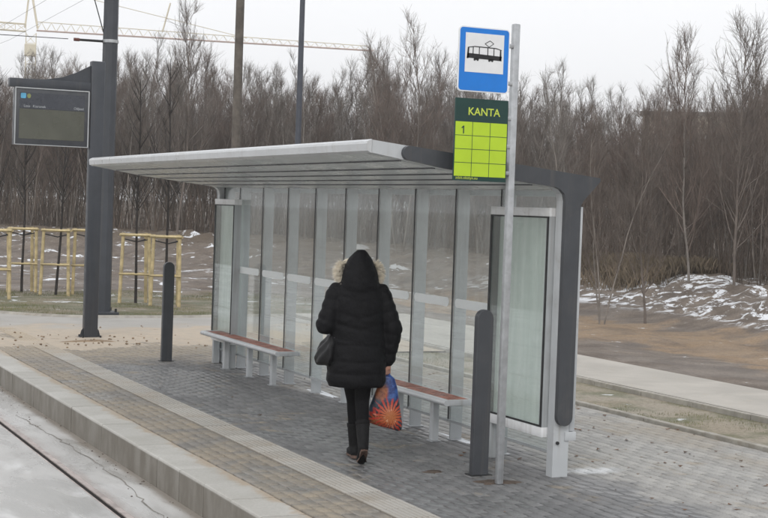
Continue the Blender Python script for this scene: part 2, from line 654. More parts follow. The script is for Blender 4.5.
M['slab'] = slab_mat()
M['rail'] = pmat('rail_steel', (.43, .375, .35), .42, .2, var=.25, scale=6)
M['crackm'] = pmat('crack_fill', (.24, .225, .205), .9, var=.3)
M['groove'] = pmat('rail_groove', (.014, .011, .010), .85, spec=.2)
slab = struct('track_slab', MB().box(-6, 1.385, -40, 140, -.41, -.25), 'slab')
for a, b in ((1.495, 2.845), (2.955, 3.44)):
    s = struct('slab_panel', MB().box(a, b, -40, 140, -.41, -.25), 'slab', slab)
for xr in (1.44, 2.90):
    prof = [(-.055, -.40), (.055, -.40), (.055, -.252), (.006, -.252), (.002, -.30), (-.030, -.30), (-.034, -.255), (-.055, -.255)]
    mb = MB().prism([(xr + a, b) for a, b in prof], lambda a, b, t: (a, t, b), -40, 140)
    s = struct('rail', mb, 'rail')
    gg = MB().box(xr - .0298, xr + .0018, -40, 140, -.3, -.2585)
    struct('groove_bed', gg, 'groove', s)
# crack and pothole marks in the slab near the kerb
mb = MB()
yy, xx = 9.0, 3.20
pts = []
while yy < 16:
    pts.append((xx, yy))
    yy += random.uniform(.08, .22)
    xx = 3.20 + .05 * math.sin(yy * 1.1) + random.uniform(-.022, .022)
for (x0, y0), (x1, y1) in zip(pts, pts[1:]):
    w0, w1 = .0015 + .006 * abs(math.sin(y0 * 3)), .0015 + .006 * abs(math.sin(y1 * 3))
    mb.poly([(x0 - w0, y0, -.247), (x0 + w0, y0, -.247), (x1 + w1, y1, -.247), (x1 - w1, y1, -.247)], [(0, 1, 2, 3)])
struct('crack', mb, 'crackm', slab)
# loose stones and clods lying in the gutter
mb = MB()
for i in range(90):
    yy = random.uniform(8.5, 20); xx = random.choice([random.gauss(3.38, .025), random.gauss(3.36, .04), random.gauss(3.20, .03)])
    if xx > 3.42 or 2.82 < xx < 2.97: continue
    s = random.uniform(.003, .009)
    mb.ball((xx, yy, -.25 + s * .3), (s, s * random.uniform(.7, 1.6), s * .55), 6, 4)
tag(struct('gutter_grit', mb, 'soil'), 'dark grit and small clods scattered in the gutter below the platform kerb', 'grit', kind='stuff')


# ------------------------------------------------------------------ platform
def sandmask(g, x, y):
    """blown sand lying on the paving: strip by the kerb, far end, round the bench feet"""
    n = g.noise(1.6, 6, .65, None, .6)
    n3 = g.noise(.8, 4, .6)
    n2 = g.noise(6, 5, .7)
    a = g.mul(g.ramp(x, 4.42, 4.28), g.ramp(n, .36, .60, .10, .95))
    b = g.ramp(g.add(y, g.mul(n, 3.2)), 19.4, 21.2)
    c = g.mul(g.ramp(n, .55, .68), .75)
    d = g.mul(g.mul(g.ramp(x, 7.7, 8.7), g.ramp(n3, .35, .6)), .75)
    m = g.math('MAXIMUM', g.math('MAXIMUM', a, b), g.math('MAXIMUM', c, d))
    return g.mul(m, g.ramp(n2, .3, .6, .45, 1)), n2


def paver_mat():
    g = NG('concrete_paver')
    x, y, z = g.xyz()
    geo = g.n('ShaderNodeNewGeometry')
    oi = g.n('ShaderNodeObjectInfo')
    rnd = g.math('FRACT', g.add(geo.outputs['Random Per Island'], oi.outputs['Random']))
    wob = g.mul(g.ramp(g.noise(.9, 4), .2, .8, -1, 1), .5)
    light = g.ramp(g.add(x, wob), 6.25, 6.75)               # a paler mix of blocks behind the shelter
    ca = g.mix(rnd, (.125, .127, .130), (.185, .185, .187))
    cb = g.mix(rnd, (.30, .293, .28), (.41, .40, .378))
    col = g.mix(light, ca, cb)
    sm, n2 = sandmask(g, x, y)
    warm = g.mul(g.ramp(x, 4.42, 4.25), .6)
    col = g.mix(warm, col, g.mix(rnd, (.215, .20, .178), (.285, .262, .23)))
    col = g.mix(sm, col, g.mix(n2, (.27, .225, .165), (.38, .325, .25)))
    # last of the melting snow beside the near post
    sx_ = g.mul(g.math('SUBTRACT', x, 6.62), 2.4)
    sy_ = g.mul(g.math('SUBTRACT', y, 10.2), 5.0)
    frost = g.ramp(g.add(g.math('SQRT', g.add(g.mul(sx_, sx_), g.mul(sy_, sy_))), g.mul(n2, 1.1)), 1.45, .75, 0, .8)
    col = g.mix(frost, col, (.68, .70, .72))
    fine = g.noise(70, 4, .7)
    col = g.mix(g.ramp(fine, .35, .7, 0, .35), col, (.08, .076, .072))
    spot = g.noise(16, 5, .75)
    col = g.mix(g.ramp(spot, .62, .70, 0, .45), col, (.06, .055, .05))
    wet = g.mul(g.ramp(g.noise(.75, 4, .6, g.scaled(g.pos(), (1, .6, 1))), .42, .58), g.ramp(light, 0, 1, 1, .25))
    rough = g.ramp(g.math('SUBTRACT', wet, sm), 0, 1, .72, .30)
    g.bump(fine, .25, .004)
    return g.fin(col, rough)


def kerb_mat():
    g = NG('kerb_concrete')
    x, y, z = g.xyz()
    oi = g.n('ShaderNodeObjectInfo')
    n = g.noise(2.2, 6, .65)
    fine = g.noise(45, 5, .7)
    col = g.mix(oi.outputs['Random'], (.43, .42, .39), (.51, .50, .47))
    col = g.mix(g.ramp(n, .35, .7, 0, .5), col, (.33, .315, .28))
    col = g.mix(g.ramp(fine, .3, .7, 0, .25), col, (.22, .21, .19))
    # sand swept against the paving
    sandm = g.mul(g.ramp(g.add(x, g.mul(g.noise(2.6, 6, .75), .5)), 3.90, 4.0), .8)
    col = g.mix(g.mul(sandm, g.ramp(z, -.02, -.005)), col, (.36, .285, .205))
    # run-down streaks and grime on the face
    stv = g.noise(1., 4, .6, g.scaled(g.pos(), (1, 5, 2.2)))
    face = g.ramp(z, -.012, -.03)
    col = g.mix(g.mul(face, g.ramp(stv, .3, .7, .70, .98)), col, (.150, .134, .110))
    g.bump(fine, .35, .006)
    return g.fin(col, .78)


def tactile_mat():
    g = NG('tactile_concrete')
    x, y, z = g.xyz()
    oi = g.n('ShaderNodeObjectInfo')
    n = g.noise(1.8, 6, .65)
    fine = g.noise(60, 4, .7)
    col = g.mix(oi.outputs['Random'], (.33, .318, .293), (.405, .39, .36))
    col = g.mix(g.ramp(n, .45, .7, 0, .55), col, (.30, .245, .18))
    b = g.ramp(g.add(y, g.mul(n, 3.2)), 20.2, 23.2, 0, .9)
    col = g.mix(b, col, (.42, .34, .24))
    groove = g.ramp(z, .006, .001)
    col = g.mix(g.mul(groove, .55), col, (.25, .215, .17))
    col = g.mix(g.ramp(fine, .3, .7, 0, .2), col, (.3, .28, .25))
    return g.fin(col, .7)


M['edging'] = pmat('edging_concrete', (.33, .31, .275), .85, var=.2, scale=5, bump=.3, dirt=(.22, .19, .14), dirtamt=.6)
M['paver'] = paver_mat()
M['kerb'] = kerb_mat()
M['tact'] = tactile_mat()
g = NG('joint_sand')
M['joint'] = g.fin(g.mix(g.noise(8, 5, .7), (.085, .075, .062), (.20, .165, .125)), .9)

plat = struct('platform', MB().box(3.755, 8.76, 5.6, 24.5, -.30, -.014), 'joint')


def kerb_mesh():
    L = .594
    p = [(3.43, -.31), (3.752, -.31), (3.752, -.001), (3.446, -.001), (3.434, -.006), (3.43, -.018)]
    return MB().prism(p, lambda a, b, t: (a, t, b), -L / 2, L / 2).mesh('kerb_block', False)


kme = kerb_mesh()
kme.materials.append(M['kerb'])
for i in range(42):
    link('kerb_block', kme, None, plat, (random.gauss(0, .0012), 5.7 + .6 * i + .206 - .297 + .3, random.gauss(0, .0012)), (0, 0, random.gauss(0, .0012)))


def brick_geo(lx, ly, h=.05, c=.005):
    x, y = lx / 2, ly / 2
    vs = [(-x, -y, -h), (x, -y, -h), (x, y, -h), (-x, y, -h), (-x, -y, -c), (x, -y, -c), (x, y, -c), (-x, y, -c),
          (-x + c, -y + c, 0), (x - c, -y + c, 0), (x - c, y - c, 0), (-x + c, y - c, 0)]
    fs = [(0, 1, 5, 4), (1, 2, 6, 5), (2, 3, 7, 6), (3, 0, 4, 7), (4, 5, 9, 8), (5, 6, 10, 9), (6, 7, 11, 10), (7, 4, 8, 11), (8, 9, 10, 11)]
    return np.array(vs, float), np.array(fs)


PX, PY = .1016, .2030
bricks = []
cols = [3.775 + PX * (i + .5) for i in range(5)] + [4.592 + PX * (i + .5) for i in range(41)]
for ci, cx in enumerate(cols):
    y = 5.8 + (PY / 2 if ci % 2 else 0)
    while y < 23.6:
        far_end = 20.6 + .5 * math.sin(cx * 2.3)
        if y < (23.4 if cx < 4.4 else far_end):
            bricks.append((cx, y))
        y += PY
bricks = np.array(bricks)
# those that show largest in the photograph: near and inside the frame
Dm = np.stack([bricks[:, 0], bricks[:, 1], np.full(len(bricks), -CAMH)], 1)
dep = Dm @ np.array(fw)
px = 384 + 1500 * (Dm @ np.array(r2)) / dep
py = 259 - 1500 * (Dm @ np.array(u2)) / dep
vis = (px > 0) & (px < 768) & (py < 516) & (py > 0)
score = np.where(vis, dep, 1e6)
order = np.argsort(score)
bv, bf = brick_geo(PX - .007, PY - .007, .05, .007)
bme = np_mesh('paver', bv, bf, M['paver'])
for i in order[:300]:
    link('paver', bme, None, plat, (bricks[i, 0], bricks[i, 1], rng.normal(0, .0012)), (rng.normal(0, .006), rng.normal(0, .005), rng.normal(0, .006)))
rest = order[300:]
n = len(rest)
Vb = np.repeat(bv[None], n, 0).copy()
tilt = rng.normal(0, .006, (n, 2))
Vb[:, :, 2] += Vb[:, :, 0] * tilt[:, :1] + Vb[:, :, 1] * tilt[:, 1:] + rng.normal(0, .0012, (n, 1))
Vb[:, :, 0] += bricks[rest, 0][:, None]
Vb[:, :, 1] += bricks[rest, 1][:, None]
Fb = bf[None] + (np.arange(n) * len(bv))[:, None, None]
o = link('paver_field', np_mesh('paver_field', Vb.reshape(-1, 3), Fb.reshape(-1, 4), M['paver']), None, plat)
o['kind'] = 'stuff'

# tactile strip: ribbed slabs
tb = MB()
w = .147
tb.box(-w, w, -w, w, -.05, .002)
for k in range(7):
    a = -w + .021 + k * .042
    tb.poly([(a - .014, -w + .004, .002), (a + .014, -w + .004, .002), (a + .008, -w + .007, .0075), (a - .008, -w + .007, .0075),
             (a - .014, w - .004, .002), (a + .014, w - .004, .002), (a + .008, w - .007, .0075), (a - .008, w - .007, .0075)],
            [(3, 2, 6, 7), (1, 5, 6, 2), (0, 3, 7, 4), (0, 1, 2, 3), (5, 4, 7, 6)])
tme = tb.mesh('tactile_slab', False)
tme.materials.append(M['tact'])
for i in range(60):
    link('tactile_slab', tme, None, plat, (4.437, 5.75 + .3 * i, random.gauss(0, .001)), (0, 0, R(180) * (i % 2)))


# ------------------------------------------------------------------ paths and sandy forecourt
def path_mat(name, base, sandy):
    g = NG(name)
    x, y, z = g.xyz()
    n = g.noise(1.1, 6, .65, None, .5)
    n2 = g.noise(5, 6, .7)
    fine = g.noise(60, 4, .7)
    col = g.mix(g.ramp(n, .3, .7), cmul(base, .88), cmul(base, 1.1))
    col = g.mix(g.ramp(fine, .3, .7, 0, .25), col, cmul(base, .6))
    if sandy:
        s = g.ramp(g.add(y, g.mul(g.ramp(n, .2, .8, -1, 1), 1.6)), 24.6, 22.6)
        col = g.mix(g.mul(s, g.ramp(n2, .25, .6, .55, 1)), col, g.mix(n2, (.35, .285, .21), (.50, .43, .345)))
        col = g.mix(g.mul(s, g.ramp(g.noise(2.4, 6, .75), .58, .70, 0, .75)), col, (.19, .135, .085))
    else:
        col = g.mix(g.ramp(n2, .58, .75, 0, .6), col, (.40, .34, .25))
    g.bump(g.add(fine, n2), .3, .01)
    return g.fin(col, .8)


M['pathm'] = path_mat('footpath_concrete', (.42, .395, .355), False)
M['fore'] = path_mat('sandy_forecourt', (.37, .355, .33), True)
# forecourt between the platform end and the grass, with a low relief of drifted sand
fx = np.arange(3.76, 10.26, .13)
fy = np.arange(19.6, 26.8, .13)
FX, FY = np.meshgrid(fx, fy)
edge = 25.55 + .9 * sstep(FX, 6.3, 3.6) * 2.0 + .35 * sstep(FX, 7.6, 9.5)       # far edge bends away towards the track
T = (FY - 19.6) / (26.67 - 19.6)
FYY = 19.6 + T * (edge - 19.6)
FZ = -.010 + .022 * sstep(FYY, 19.7, 21.5) * (1 - sstep(FYY, 23.5, 25)) * np.clip(.35 + 1.4 * fbm(FX * .9, FYY * .9), 0, 2) + .005 * sstep(FYY, 20, 21)
Vf = np.stack([FX.ravel(), FYY.ravel(), FZ.ravel()], 1)
nx = len(fx)
ii = (np.arange(len(fy) - 1)[:, None] * nx + np.arange(nx - 1)[None, :]).ravel()
o = link('forecourt', np_mesh('forecourt', Vf, np.stack([ii, ii + 1, ii + 1 + nx, ii + nx], 1), M['fore']))
o.data.shade_smooth()
tag(o, kind='structure')
# thin kerb along the grass
mb = MB()
ex = np.arange(3.76, 10.3, .25)
ey = 25.55 + .9 * sstep(ex, 6.3, 3.6) * 2.0 + .35 * sstep(ex, 7.6, 9.5)
mb.tube([(a, b + .05, -.01) for a, b in zip(ex, ey)], .05, 4)
struct('grass_kerb', mb, 'edging')
# footpath on the right
mb = MB()
mb.prism([(10.2, 3), (11.75, 3), (11.75, 20.5), (12.6, 23.4), (12.6, 26.2), (10.24, 26.2), (10.2, 25)], lambda a, b, t: (a, b, t), -.10, .035)
struct('footpath', mb, 'pathm')
for nm, x0, y0, y1, hh in (('verge_edging', 8.775, 5.6, 21.2, .035), ('path_edging', 10.12, 5.6, 21.6, .030)):
    y = y0
    st = None
    k = 0
    first = struct(nm, MB().box(x0, x0 + .07, y0, y0 + .99, -.15, hh, .008), 'edging')
    while y + 1 < y1:
        y += 1.0
        b = struct('edging_stone', MB().box(x0 + random.gauss(0, .002), x0 + .07, y, y + .99, -.15, hh + random.gauss(0, .003), .008), 'edging', first)

# soil heaps, leaves, snow remains on the paving
mb = MB()
for i in range(110):
    a, b = random.gauss(5.3, .9), random.gauss(21.3, .55)
    if i % 3 == 0:
        a, b = random.uniform(4, 10), random.uniform(20, 24)
    if a < 3.8: continue
    s = random.uniform(.006, .022)
    mb.ball((a, b, .012 + s * .3), (s, s * random.uniform(.7, 1.4), s * .6), 6, 4)
tag(struct('soil_clods', mb, 'sand'), 'brown sandy clods scattered round the foot of the display post', 'soil', kind='stuff')
mb = MB()
for i in range(420):
    if random.random() < .75:
        x, y = random.uniform(6.2, 8.75), random.uniform(7.6, 17)
    else:
        x, y = random.uniform(4.6, 8.7), random.uniform(7.6, 18)
    s = random.choice([.005, .007, .009, .012, .02]) * random.uniform(.7, 1.2)
    a = random.uniform(0, 6.3)
    ca, sa = math.cos(a) * s, math.sin(a) * s
    c = random.uniform(.15, .7) * s
    z = .003
    mb.poly([(x - ca * 1.5, y - sa * 1.5, z + c), (x + sa * .8, y - ca * .8, z), (x + ca * 1.5, y + sa * 1.5, z + c * 1.2), (x - sa * .8, y + ca * .8, z + .001)],
            [(0, 1, 2), (0, 2, 3)])
tag(struct('fallen_leaves', mb, 'leaf'), 'small brown fallen leaves strewn over the pale paving behind the shelter', 'leaves', kind='stuff')


def lump(cx, cy, rx, ry, h, seed, z0=0., n=26, k=7):
    r_ = random.Random(seed)
    ph = [r_.uniform(0, 6.28) for _ in range(4)]
    rings = []
    mbb = MB()
    vs, fs = [], []
    for j in range(k):
        f = 1 - j / (k - 1)
        for i in range(n):
            a = 2 * math.pi * i / n
            w = 1 + .28 * math.sin(2 * a + ph[0]) + .2 * math.sin(3 * a + ph[1]) + .13 * math.sin(5 * a + ph[2]) + .08 * math.sin(9 * a + ph[3])
            rr = w * f
            zz = h * (1 - f ** 1.7) * (.7 + .5 * r_.random())
            vs.append((cx + rx * rr * math.cos(a), cy + ry * rr * math.sin(a), z0 + (zz if j else -.004)))
    for j in range(k - 1):
        for i in range(n):
            i2 = (i + 1) % n
            fs.append((j * n + i, j * n + i2, (j + 1) * n + i2, (j + 1) * n + i))
    mbb.poly(vs, fs)
    return mbb


def snowpatch(cx, cy, rx, ry, h, seed, label):
    o = link('snow_patch', lump(cx, cy, rx, ry, h, seed).mesh('snow_patch', 'all'), M['snow'])
    tag(o, label, 'snow', kind='stuff')


snowpatch(6.32, 11.75, .05, .5, .010, 5, 'narrow strip of snow on the paving under the glass by the near bench')
snowpatch(6.35, 15.2, .05, .5, .010, 8, 'narrow strip of snow on the paving under the glass by the far bench')
o = link('soil_heap', lump(5.60, 9.93, .17, .10, .014, 9).mesh('soil_heap', 'all'), M['soil'])
tag(o, 'dark damp soil spilled round the foot of the stop sign post', 'soil', kind='stuff')
for k, (a, b, lab) in enumerate(((5.32, 10.45, 'small heap of sandy soil with leaves left of the near bollard'), (5.25, 21.2, 'low ridge of brown sand on the paving in front of the display post'))):
    o = link('soil_heap', lump(a, b, (.10, .34)[k], (.06, .12)[k], (.012, .03)[k], 20 + k).mesh('soil_heap', 'all'), M[('soil', 'sand')[k]])
    tag(o, lab, 'soil', kind='stuff')

# ------------------------------------------------------------------ shelter
Y0, Y1 = 10.0, 18.42
MUL = [10.10] + [10.24 + .83 * i for i in range(1, 10)] + [18.30]
ZT = lambda x: 2.553 - (x - 4.5) * (2.553 - 2.347) / 1.94       # roof top line
ZU = lambda x: ZT(x) - (.094 + .030 * max(0., min(1., (x - 4.5) / .6)))
sh = thing('tram_shelter', 'long grey tram stop shelter with glass back wall and cantilevered roof', 'shelter', (6.2, 14.2, 0))


def arc(cx, cy, r, a0, a1, n=7):
    return [(cx + r * math.cos(R(a0 + (a1 - a0) * i / n)), cy + r * math.sin(R(a0 + (a1 - a0) * i / n))) for i in range(n + 1)]


def end_profile(foot):
    p = [(4.50, ZT(4.5)), (4.50, ZU(4.5))]
    p += [(5.1, ZU(5.1)), (6.05, ZU(6.05))] + [(6.09, ZU(6.09) - .012), (6.125, ZU(6.1) - .045), (6.135, ZU(6.1) - .10)]
    p += [(6.135, foot), (6.275, foot), (6.275, 2.13), (6.30, 2.17), (6.44, 2.325), (6.44, ZT(6.44))]
    return p[::-1]


fxz = lambda a, b, t: (a, t, b)
for ya, yb, s in ((Y0, Y0 + .09, -1), (Y1 - .09, Y1, 1)):
    part('end_frame', MB().prism(end_profile(0), fxz, ya, yb), 'paint', sh, False)
    # dark cover plate, round at both ends
    zc = (ZT(4.79) + ZU(4.79)) / 2
    hr_ = (ZT(4.79) - ZU(4.79)) / 2
    cov = [(4.79 + hr_ * math.cos(R(a)), zc + hr_ * math.sin(R(a))) for a in range(97, 264, 12)]
    cov += [(5.1, ZU(5.1) - .001), (6.05, ZU(6.05) - .001)] + [(6.09, ZU(6.09) - .013), (6.125, ZU(6.1) - .046), (6.138, ZU(6.1) - .10)]
    cov += [(6.2065 + .0685 * math.cos(R(a)), .475 + .0685 * math.sin(R(a))) for a in range(180, 361, 15)]
    cov += [(6.277, 2.13), (6.302, 2.17), (6.447, 2.322), (6.447, ZT(6.447) + .002)]
    c0, c1 = (ya - .045, ya - .001) if s < 0 else (yb + .001, yb + .045)
    part('cover_plate', MB().prism(cov[::-1], fxz, c0, c1), 'anth', sh, False)
    r0, r1 = (ya + .01, yb + .02)
    part('rear_profile', MB().box(6.278, 6.325, r0 - (.012 if s < 0 else 0), r1, .36, 2.12, .004), 'paint', sh)
    part('wall_bracket', MB().box(6.235, 6.335, ya - .012, ya + .05, .285, .355, .004), 'paint', sh)
    b = MB()
    b.tube([(6.17, ya - .016, .27), (6.17, ya + .01, .27)], .013, 10)
    part('bolt', b, 'rubber', sh)

# roof: front fascia, sheet on top, soffit boards below
fpr = [(4.497, ZT(4.497) + .004), (4.462, ZT(4.497) - .012), (4.456, ZT(4.497) - .03), (4.462, ZU(4.497) + .012), (4.497, ZU(4.497) - .004)]
fy_ = [Y0 - .002, Y0 + 2.83, Y0 + 5.62, Y1 + .002]
for k in range(3):
    part('fascia', MB().prism(fpr, fxz, fy_[k] + (.004 if k else 0), fy_[k + 1]), 'fascia', sh, False)
rs = MB().prism([(4.501, ZT(4.501) - .004), (6.43, ZT(6.43) - .004), (6.43, ZT(6.43) - .03), (4.501, ZT(4.501) - .03)], fxz, Y0 + .092, Y1 - .092)
part('roof_sheet', rs, 'paint', sh, False)
nb = 6
for k in range(nb):
    xa = 4.503 + k * (6.20 - 4.503) / nb
    xb = 4.503 + (k + 1) * (6.20 - 4.503) / nb - .016
    b = MB().prism([(xa, ZU(xa) - .002), (xa + .012, ZU(xa + .012) - .006), (xb - .004, ZU(xb) + .002), (xb, ZU(xb) + .03), (xa, ZU(xa) + .03)], fxz, Y0 + .093, Y1 - .093)
    part('soffit_board', b, 'under', sh, False)
    if k:
        part('soffit_joint', MB().prism([(xa - .014, ZU(xa) + .030), (xa - .014, ZU(xa) - .006), (xa - .002, ZU(xa) - .006), (xa - .002, ZU(xa) + .030)], fxz, Y0 + .093, Y1 - .093), 'anth', sh, False)
part('roof_core', MB().prism([(4.503, ZU(4.503) + .035), (6.42, ZU(6.42) + .035), (6.42, ZT(6.42) - .032), (4.503, ZT(4.503) - .032)], fxz, Y0 + .094, Y1 - .094), 'anth', sh, False)
part('header_beam', MB().box(6.335, 6.40, Y0 + .095, Y1 - .095, 2.20, ZU(6.40) + .02, .003), 'plate', sh, False)

GX0 = 6.196
for i, y in enumerate(MUL):
    part('mullion', MB().box(GX0 - .006, GX0 + .008, y - .007, y + .007, .19, ZU(6.2) + .005), 'rubber', sh, False)
    if 0 < i:
        part('fin_post', MB().box(GX0 + .018, 6.332, y - .010, y + .010, 0, ZU(6.3) + .01, .003), 'plate', sh, False)
        part('foot_plate', MB().box(GX0 + .01, 6.345, y - .05, y + .05, 0.0005, .012, .002), 'galv', sh, False)
for i in range(10):
    a, b = MUL[i] + .011, MUL[i + 1] - .011
    gp = part('glass_pane', MB().box(GX0 - .004, GX0 + .004, a, b, .19, 2.285), 'glass', sh, False)
    part('base_rail', MB().box(GX0 - .006, GX0 + .012, a, b, .165, .188), 'plate', gp, False, world=False).location = tuple(-v for v in sh.location)
    if 0 < i < 9:
        sa, sb = a + .05, b - .05
        zc, rr = 1.235, .040
        pr = arc(sa + rr, zc, rr, 90, 270) + arc(sb - rr, zc, rr, -90, 90)
        st = MB().prism(pr, lambda q, z, t: (t, q, z), GX0 - .0075, GX0 - .0042)
        part('marking_strip', st, 'film', gp, False, world=False).location = tuple(-v for v in sh.location)


def backing_mat():
    g = NG('reflection_streak_backing')
    v = g.objc()
    n = g.noise(1, 5, .6, g.scaled(v, (1, 9, .45)), .3)
    c = g.mix(g.ramp(n, .3, .7), (.66, .72, .69), (.86, .90, .875))  # upright pale streaks painted in, standing for reflections in the case glass
    return g.fin(c, .5)


M['backing'] = backing_mat()


def cabinet(a, b):
    X0, X1 = 6.085, 6.180
    q = part('display_case', MB().box(X1 - .018, X1, a, b, .38, 2.035), 'backing', sh, False)
    L = tuple(-v for v in sh.location)

    def sub(nm, mb, m):
        part(nm, mb, m, q, True, world=False).location = L
    sub('case_top', MB().box(X0, X1 + .002, a - .004, b + .004, 2.036, 2.105, .004), 'cabwhite')
    sub('case_bottom', MB().box(X0, X1 + .002, a - .004, b + .004, .30, .379, .004), 'cabwhite')
    sub('case_side', MB().box(X0 + .002, X1 - .002, a - .002, a + .045, .3795, 2.0355), 'plate')
    sub('case_side', MB().box(X0 + .002, X1 - .002, b - .03, b + .002, .3795, 2.0355), 'anth')
    sub('gasket', MB().box(X0 - .002, X0 + .0018, a + .002, a + .03, .3797, 2.0353), 'rubber')
    sub('gasket', MB().box(X0 - .002, X0 + .0018, b - .035, b - .002, .3797, 2.0353), 'rubber')
    sub('gasket', MB().box(X0 - .002, X0 + .0018, a + .0302, b - .0352, .3797, .395), 'rubber')
    sub('gasket', MB().box(X0 - .002, X0 + .0018, a + .0302, b - .0352, 2.024, 2.0353), 'rubber')
    sub('case_glass', MB().box(X0 + .004, X0 + .010, a + .046, b - .031, .38, 2.0345), 'cabglass')


cabinet(10.105, 11.05)
cabinet(17.60, 18.36)
part('case_leg', MB().box(6.10, 6.18, 10.93, 10.99, 0, .298, .004), 'plate', sh)
part('case_leg', MB().box(6.10, 6.18, 18.28, 18.34, 0, .298, .004), 'plate', sh)
part('case_leg', MB().box(6.10, 6.18, 17.64, 17.70, 0, .298, .004), 'plate', sh)


# benches
def bench(y0, y1, legs, label):
    b = thing('bench', label, 'bench', (6.02, (y0 + y1) / 2, 0), group='benches under the shelter roof')
    pf = [(5.925, .385), (5.925, .432)] + [(5.90 + .03 * math.cos(R(a)), .406 + .026 * math.sin(R(a))) for a in range(80, 281, 20)]
    part('front_rail', MB().prism(pf, fxz, y0, y1), 'fascia', b)
    part('rear_rail', MB().box(6.150, 6.172, y0 + .002, y1 - .002, .385, .425, .004), 'paint', b)
    for k in range(4):
        xa = 5.929 + k * .0555
        seg = 5
        ln = (y1 - y0 - .10) / seg
        for s in range(seg):
            part('slat', MB().box(xa, xa + .0495, y0 + .05 + s * ln + .004, y0 + .05 + (s + 1) * ln - .004, .405 + random.uniform(-.001, .001), .43, .004), 'slat', b)
    for a in (y0 + .0005, y1 - .0305):
        part('end_cap', MB().box(5.926, 6.149, a, a + .03, .383, .434, .004), 'paint', b)
    part('seat_bearer', MB().box(6.00, 6.08, y0 + .032, y1 - .032, .375, .404, .003), 'plate', b)
    for y in legs:
        lg = part('leg', MB().box(6.01, 6.07, y - .035, y + .035, 0.008, .374, .005), 'paint', b)
        part('foot', MB().box(5.99, 6.09, y - .05, y + .05, 0.0005, .0075), 'galv', lg, False, world=False).location = tuple(-v for v in b.location)
    return b


bench(15.46, 18.15, (17.62, 16.75, 15.95), 'far bench with red-brown slats on grey legs near the display post')
bench(11.36, 13.75, (11.87, 12.60, 13.35), 'near bench with red-brown slats partly hidden behind the walking person')

# ------------------------------------------------------------------ stop sign
sp = thing('stop_sign', 'tram stop post with blue tram sign above lime green timetable board', 'sign', (5.585, 9.86, 0))
part('post', MB().box(5.557, 5.612, 9.835, 9.885, 0, 3.47, .010), 'galv', sp)
for z in (3.30, 3.02, 2.76, 2.55, 2.35):
    part('clamp', MB().box(5.46, 5.5565, 9.8325, 9.8425, z - .014, z + .014, .002).box(5.545, 5.5568, 9.8427, 9.88, z - .014, z + .014, .002), 'galv', sp)


def rrect(x0, x1, z0, z1, r, n=5):
    return arc(x0 + r, z0 + r, r, 180, 270, n) + arc(x1 - r, z0 + r, r, 270, 360, n) + arc(x1 - r, z1 - r, r, 0, 90, n) + arc(x0 + r, z1 - r, r, 90, 180, n)


SY = 9.832


def panel(name, pts, y0, y1, mat, root, par=None):
    mb = MB().prism(pts, fxz, y0, y1)
    if par is None:
        return part(name, mb, mat, root, False)
    o = part(name, mb, mat, par, False, world=False)
    o.location = tuple(-v for v in root.location)
    return o


bx0, bx1, bz0, bz1 = 5.087, 5.512, 2.938, 3.415
bp = panel('tram_sign_board', rrect(bx0, bx1, bz0, bz1, .03), SY - .014, SY, 'signwhite', sp)
panel('blue_field', rrect(bx0 + .008, bx1 - .008, bz0 + .008, bz1 - .008, .024), SY - .0155, SY - .0142, 'blue', sp, bp)
wx0, wx1, wz0, wz1 = bx0 + .125 * .425, bx0 + .885 * .425, bz1 - .70 * .477, bz1 - .095 * .477
panel('white_square', [(wx0, wz0), (wx1, wz0), (wx1, wz1), (wx0, wz1)], SY - .017, SY - .0157, 'signwhite', sp, bp)
ux = lambda u: wx0 + u * (wx1 - wx0)
uz = lambda v: wz0 + v * (wz1 - wz0)
pic = MB()
Pq = lambda pts, d=0.: pic.prism([(ux(a), uz(b)) for a, b in pts], fxz, SY - .0185 - d, SY - .0172)
Pq([(.05, .36), (.94, .335), (.95, .45), (.05, .48)])                      # skirt band
Pq([(.04, .345), (.085, .345), (.10, .625), (.06, .615)])                   # cab front
Pq([(.89, .335), (.945, .335), (.93, .61), (.90, .62)])
Pq([(.06, .612), (.24, .645), (.80, .635), (.94, .60), (.94, .618), (.80, .66), (.24, .668), (.06, .632)])   # roof
for a in (.19, .35, .57, .73):
    Pq([(a, .44), (a + .02, .44), (a + .02, .645), (a, .645)])
for a in (.28, .66):
    Pq([(a - .06, .365), (a - .05, .315), (a + .07, .315), (a + .08, .365)])
    for d in (-.035, .045):
        pic.prism([(ux(a + d) + .0085 * math.cos(R(q)), uz(.322) + .0085 * math.sin(R(q))) for q in range(0, 360, 40)], fxz, SY - .0186, SY - .0171)


def line(p, q, w=.0022):
    (x0, z0), (x1, z1) = p, q
    dx, dz = x1 - x0, z1 - z0
    l = math.hypot(dx, dz)
    nx_, nz_ = -dz / l * w, dx / l * w
    pic.prism([(x0 + nx_, z0 + nz_), (x0 - nx_, z0 - nz_), (x1 - nx_, z1 - nz_), (x1 + nx_, z1 + nz_)], fxz, SY - .0188, SY - .0173)


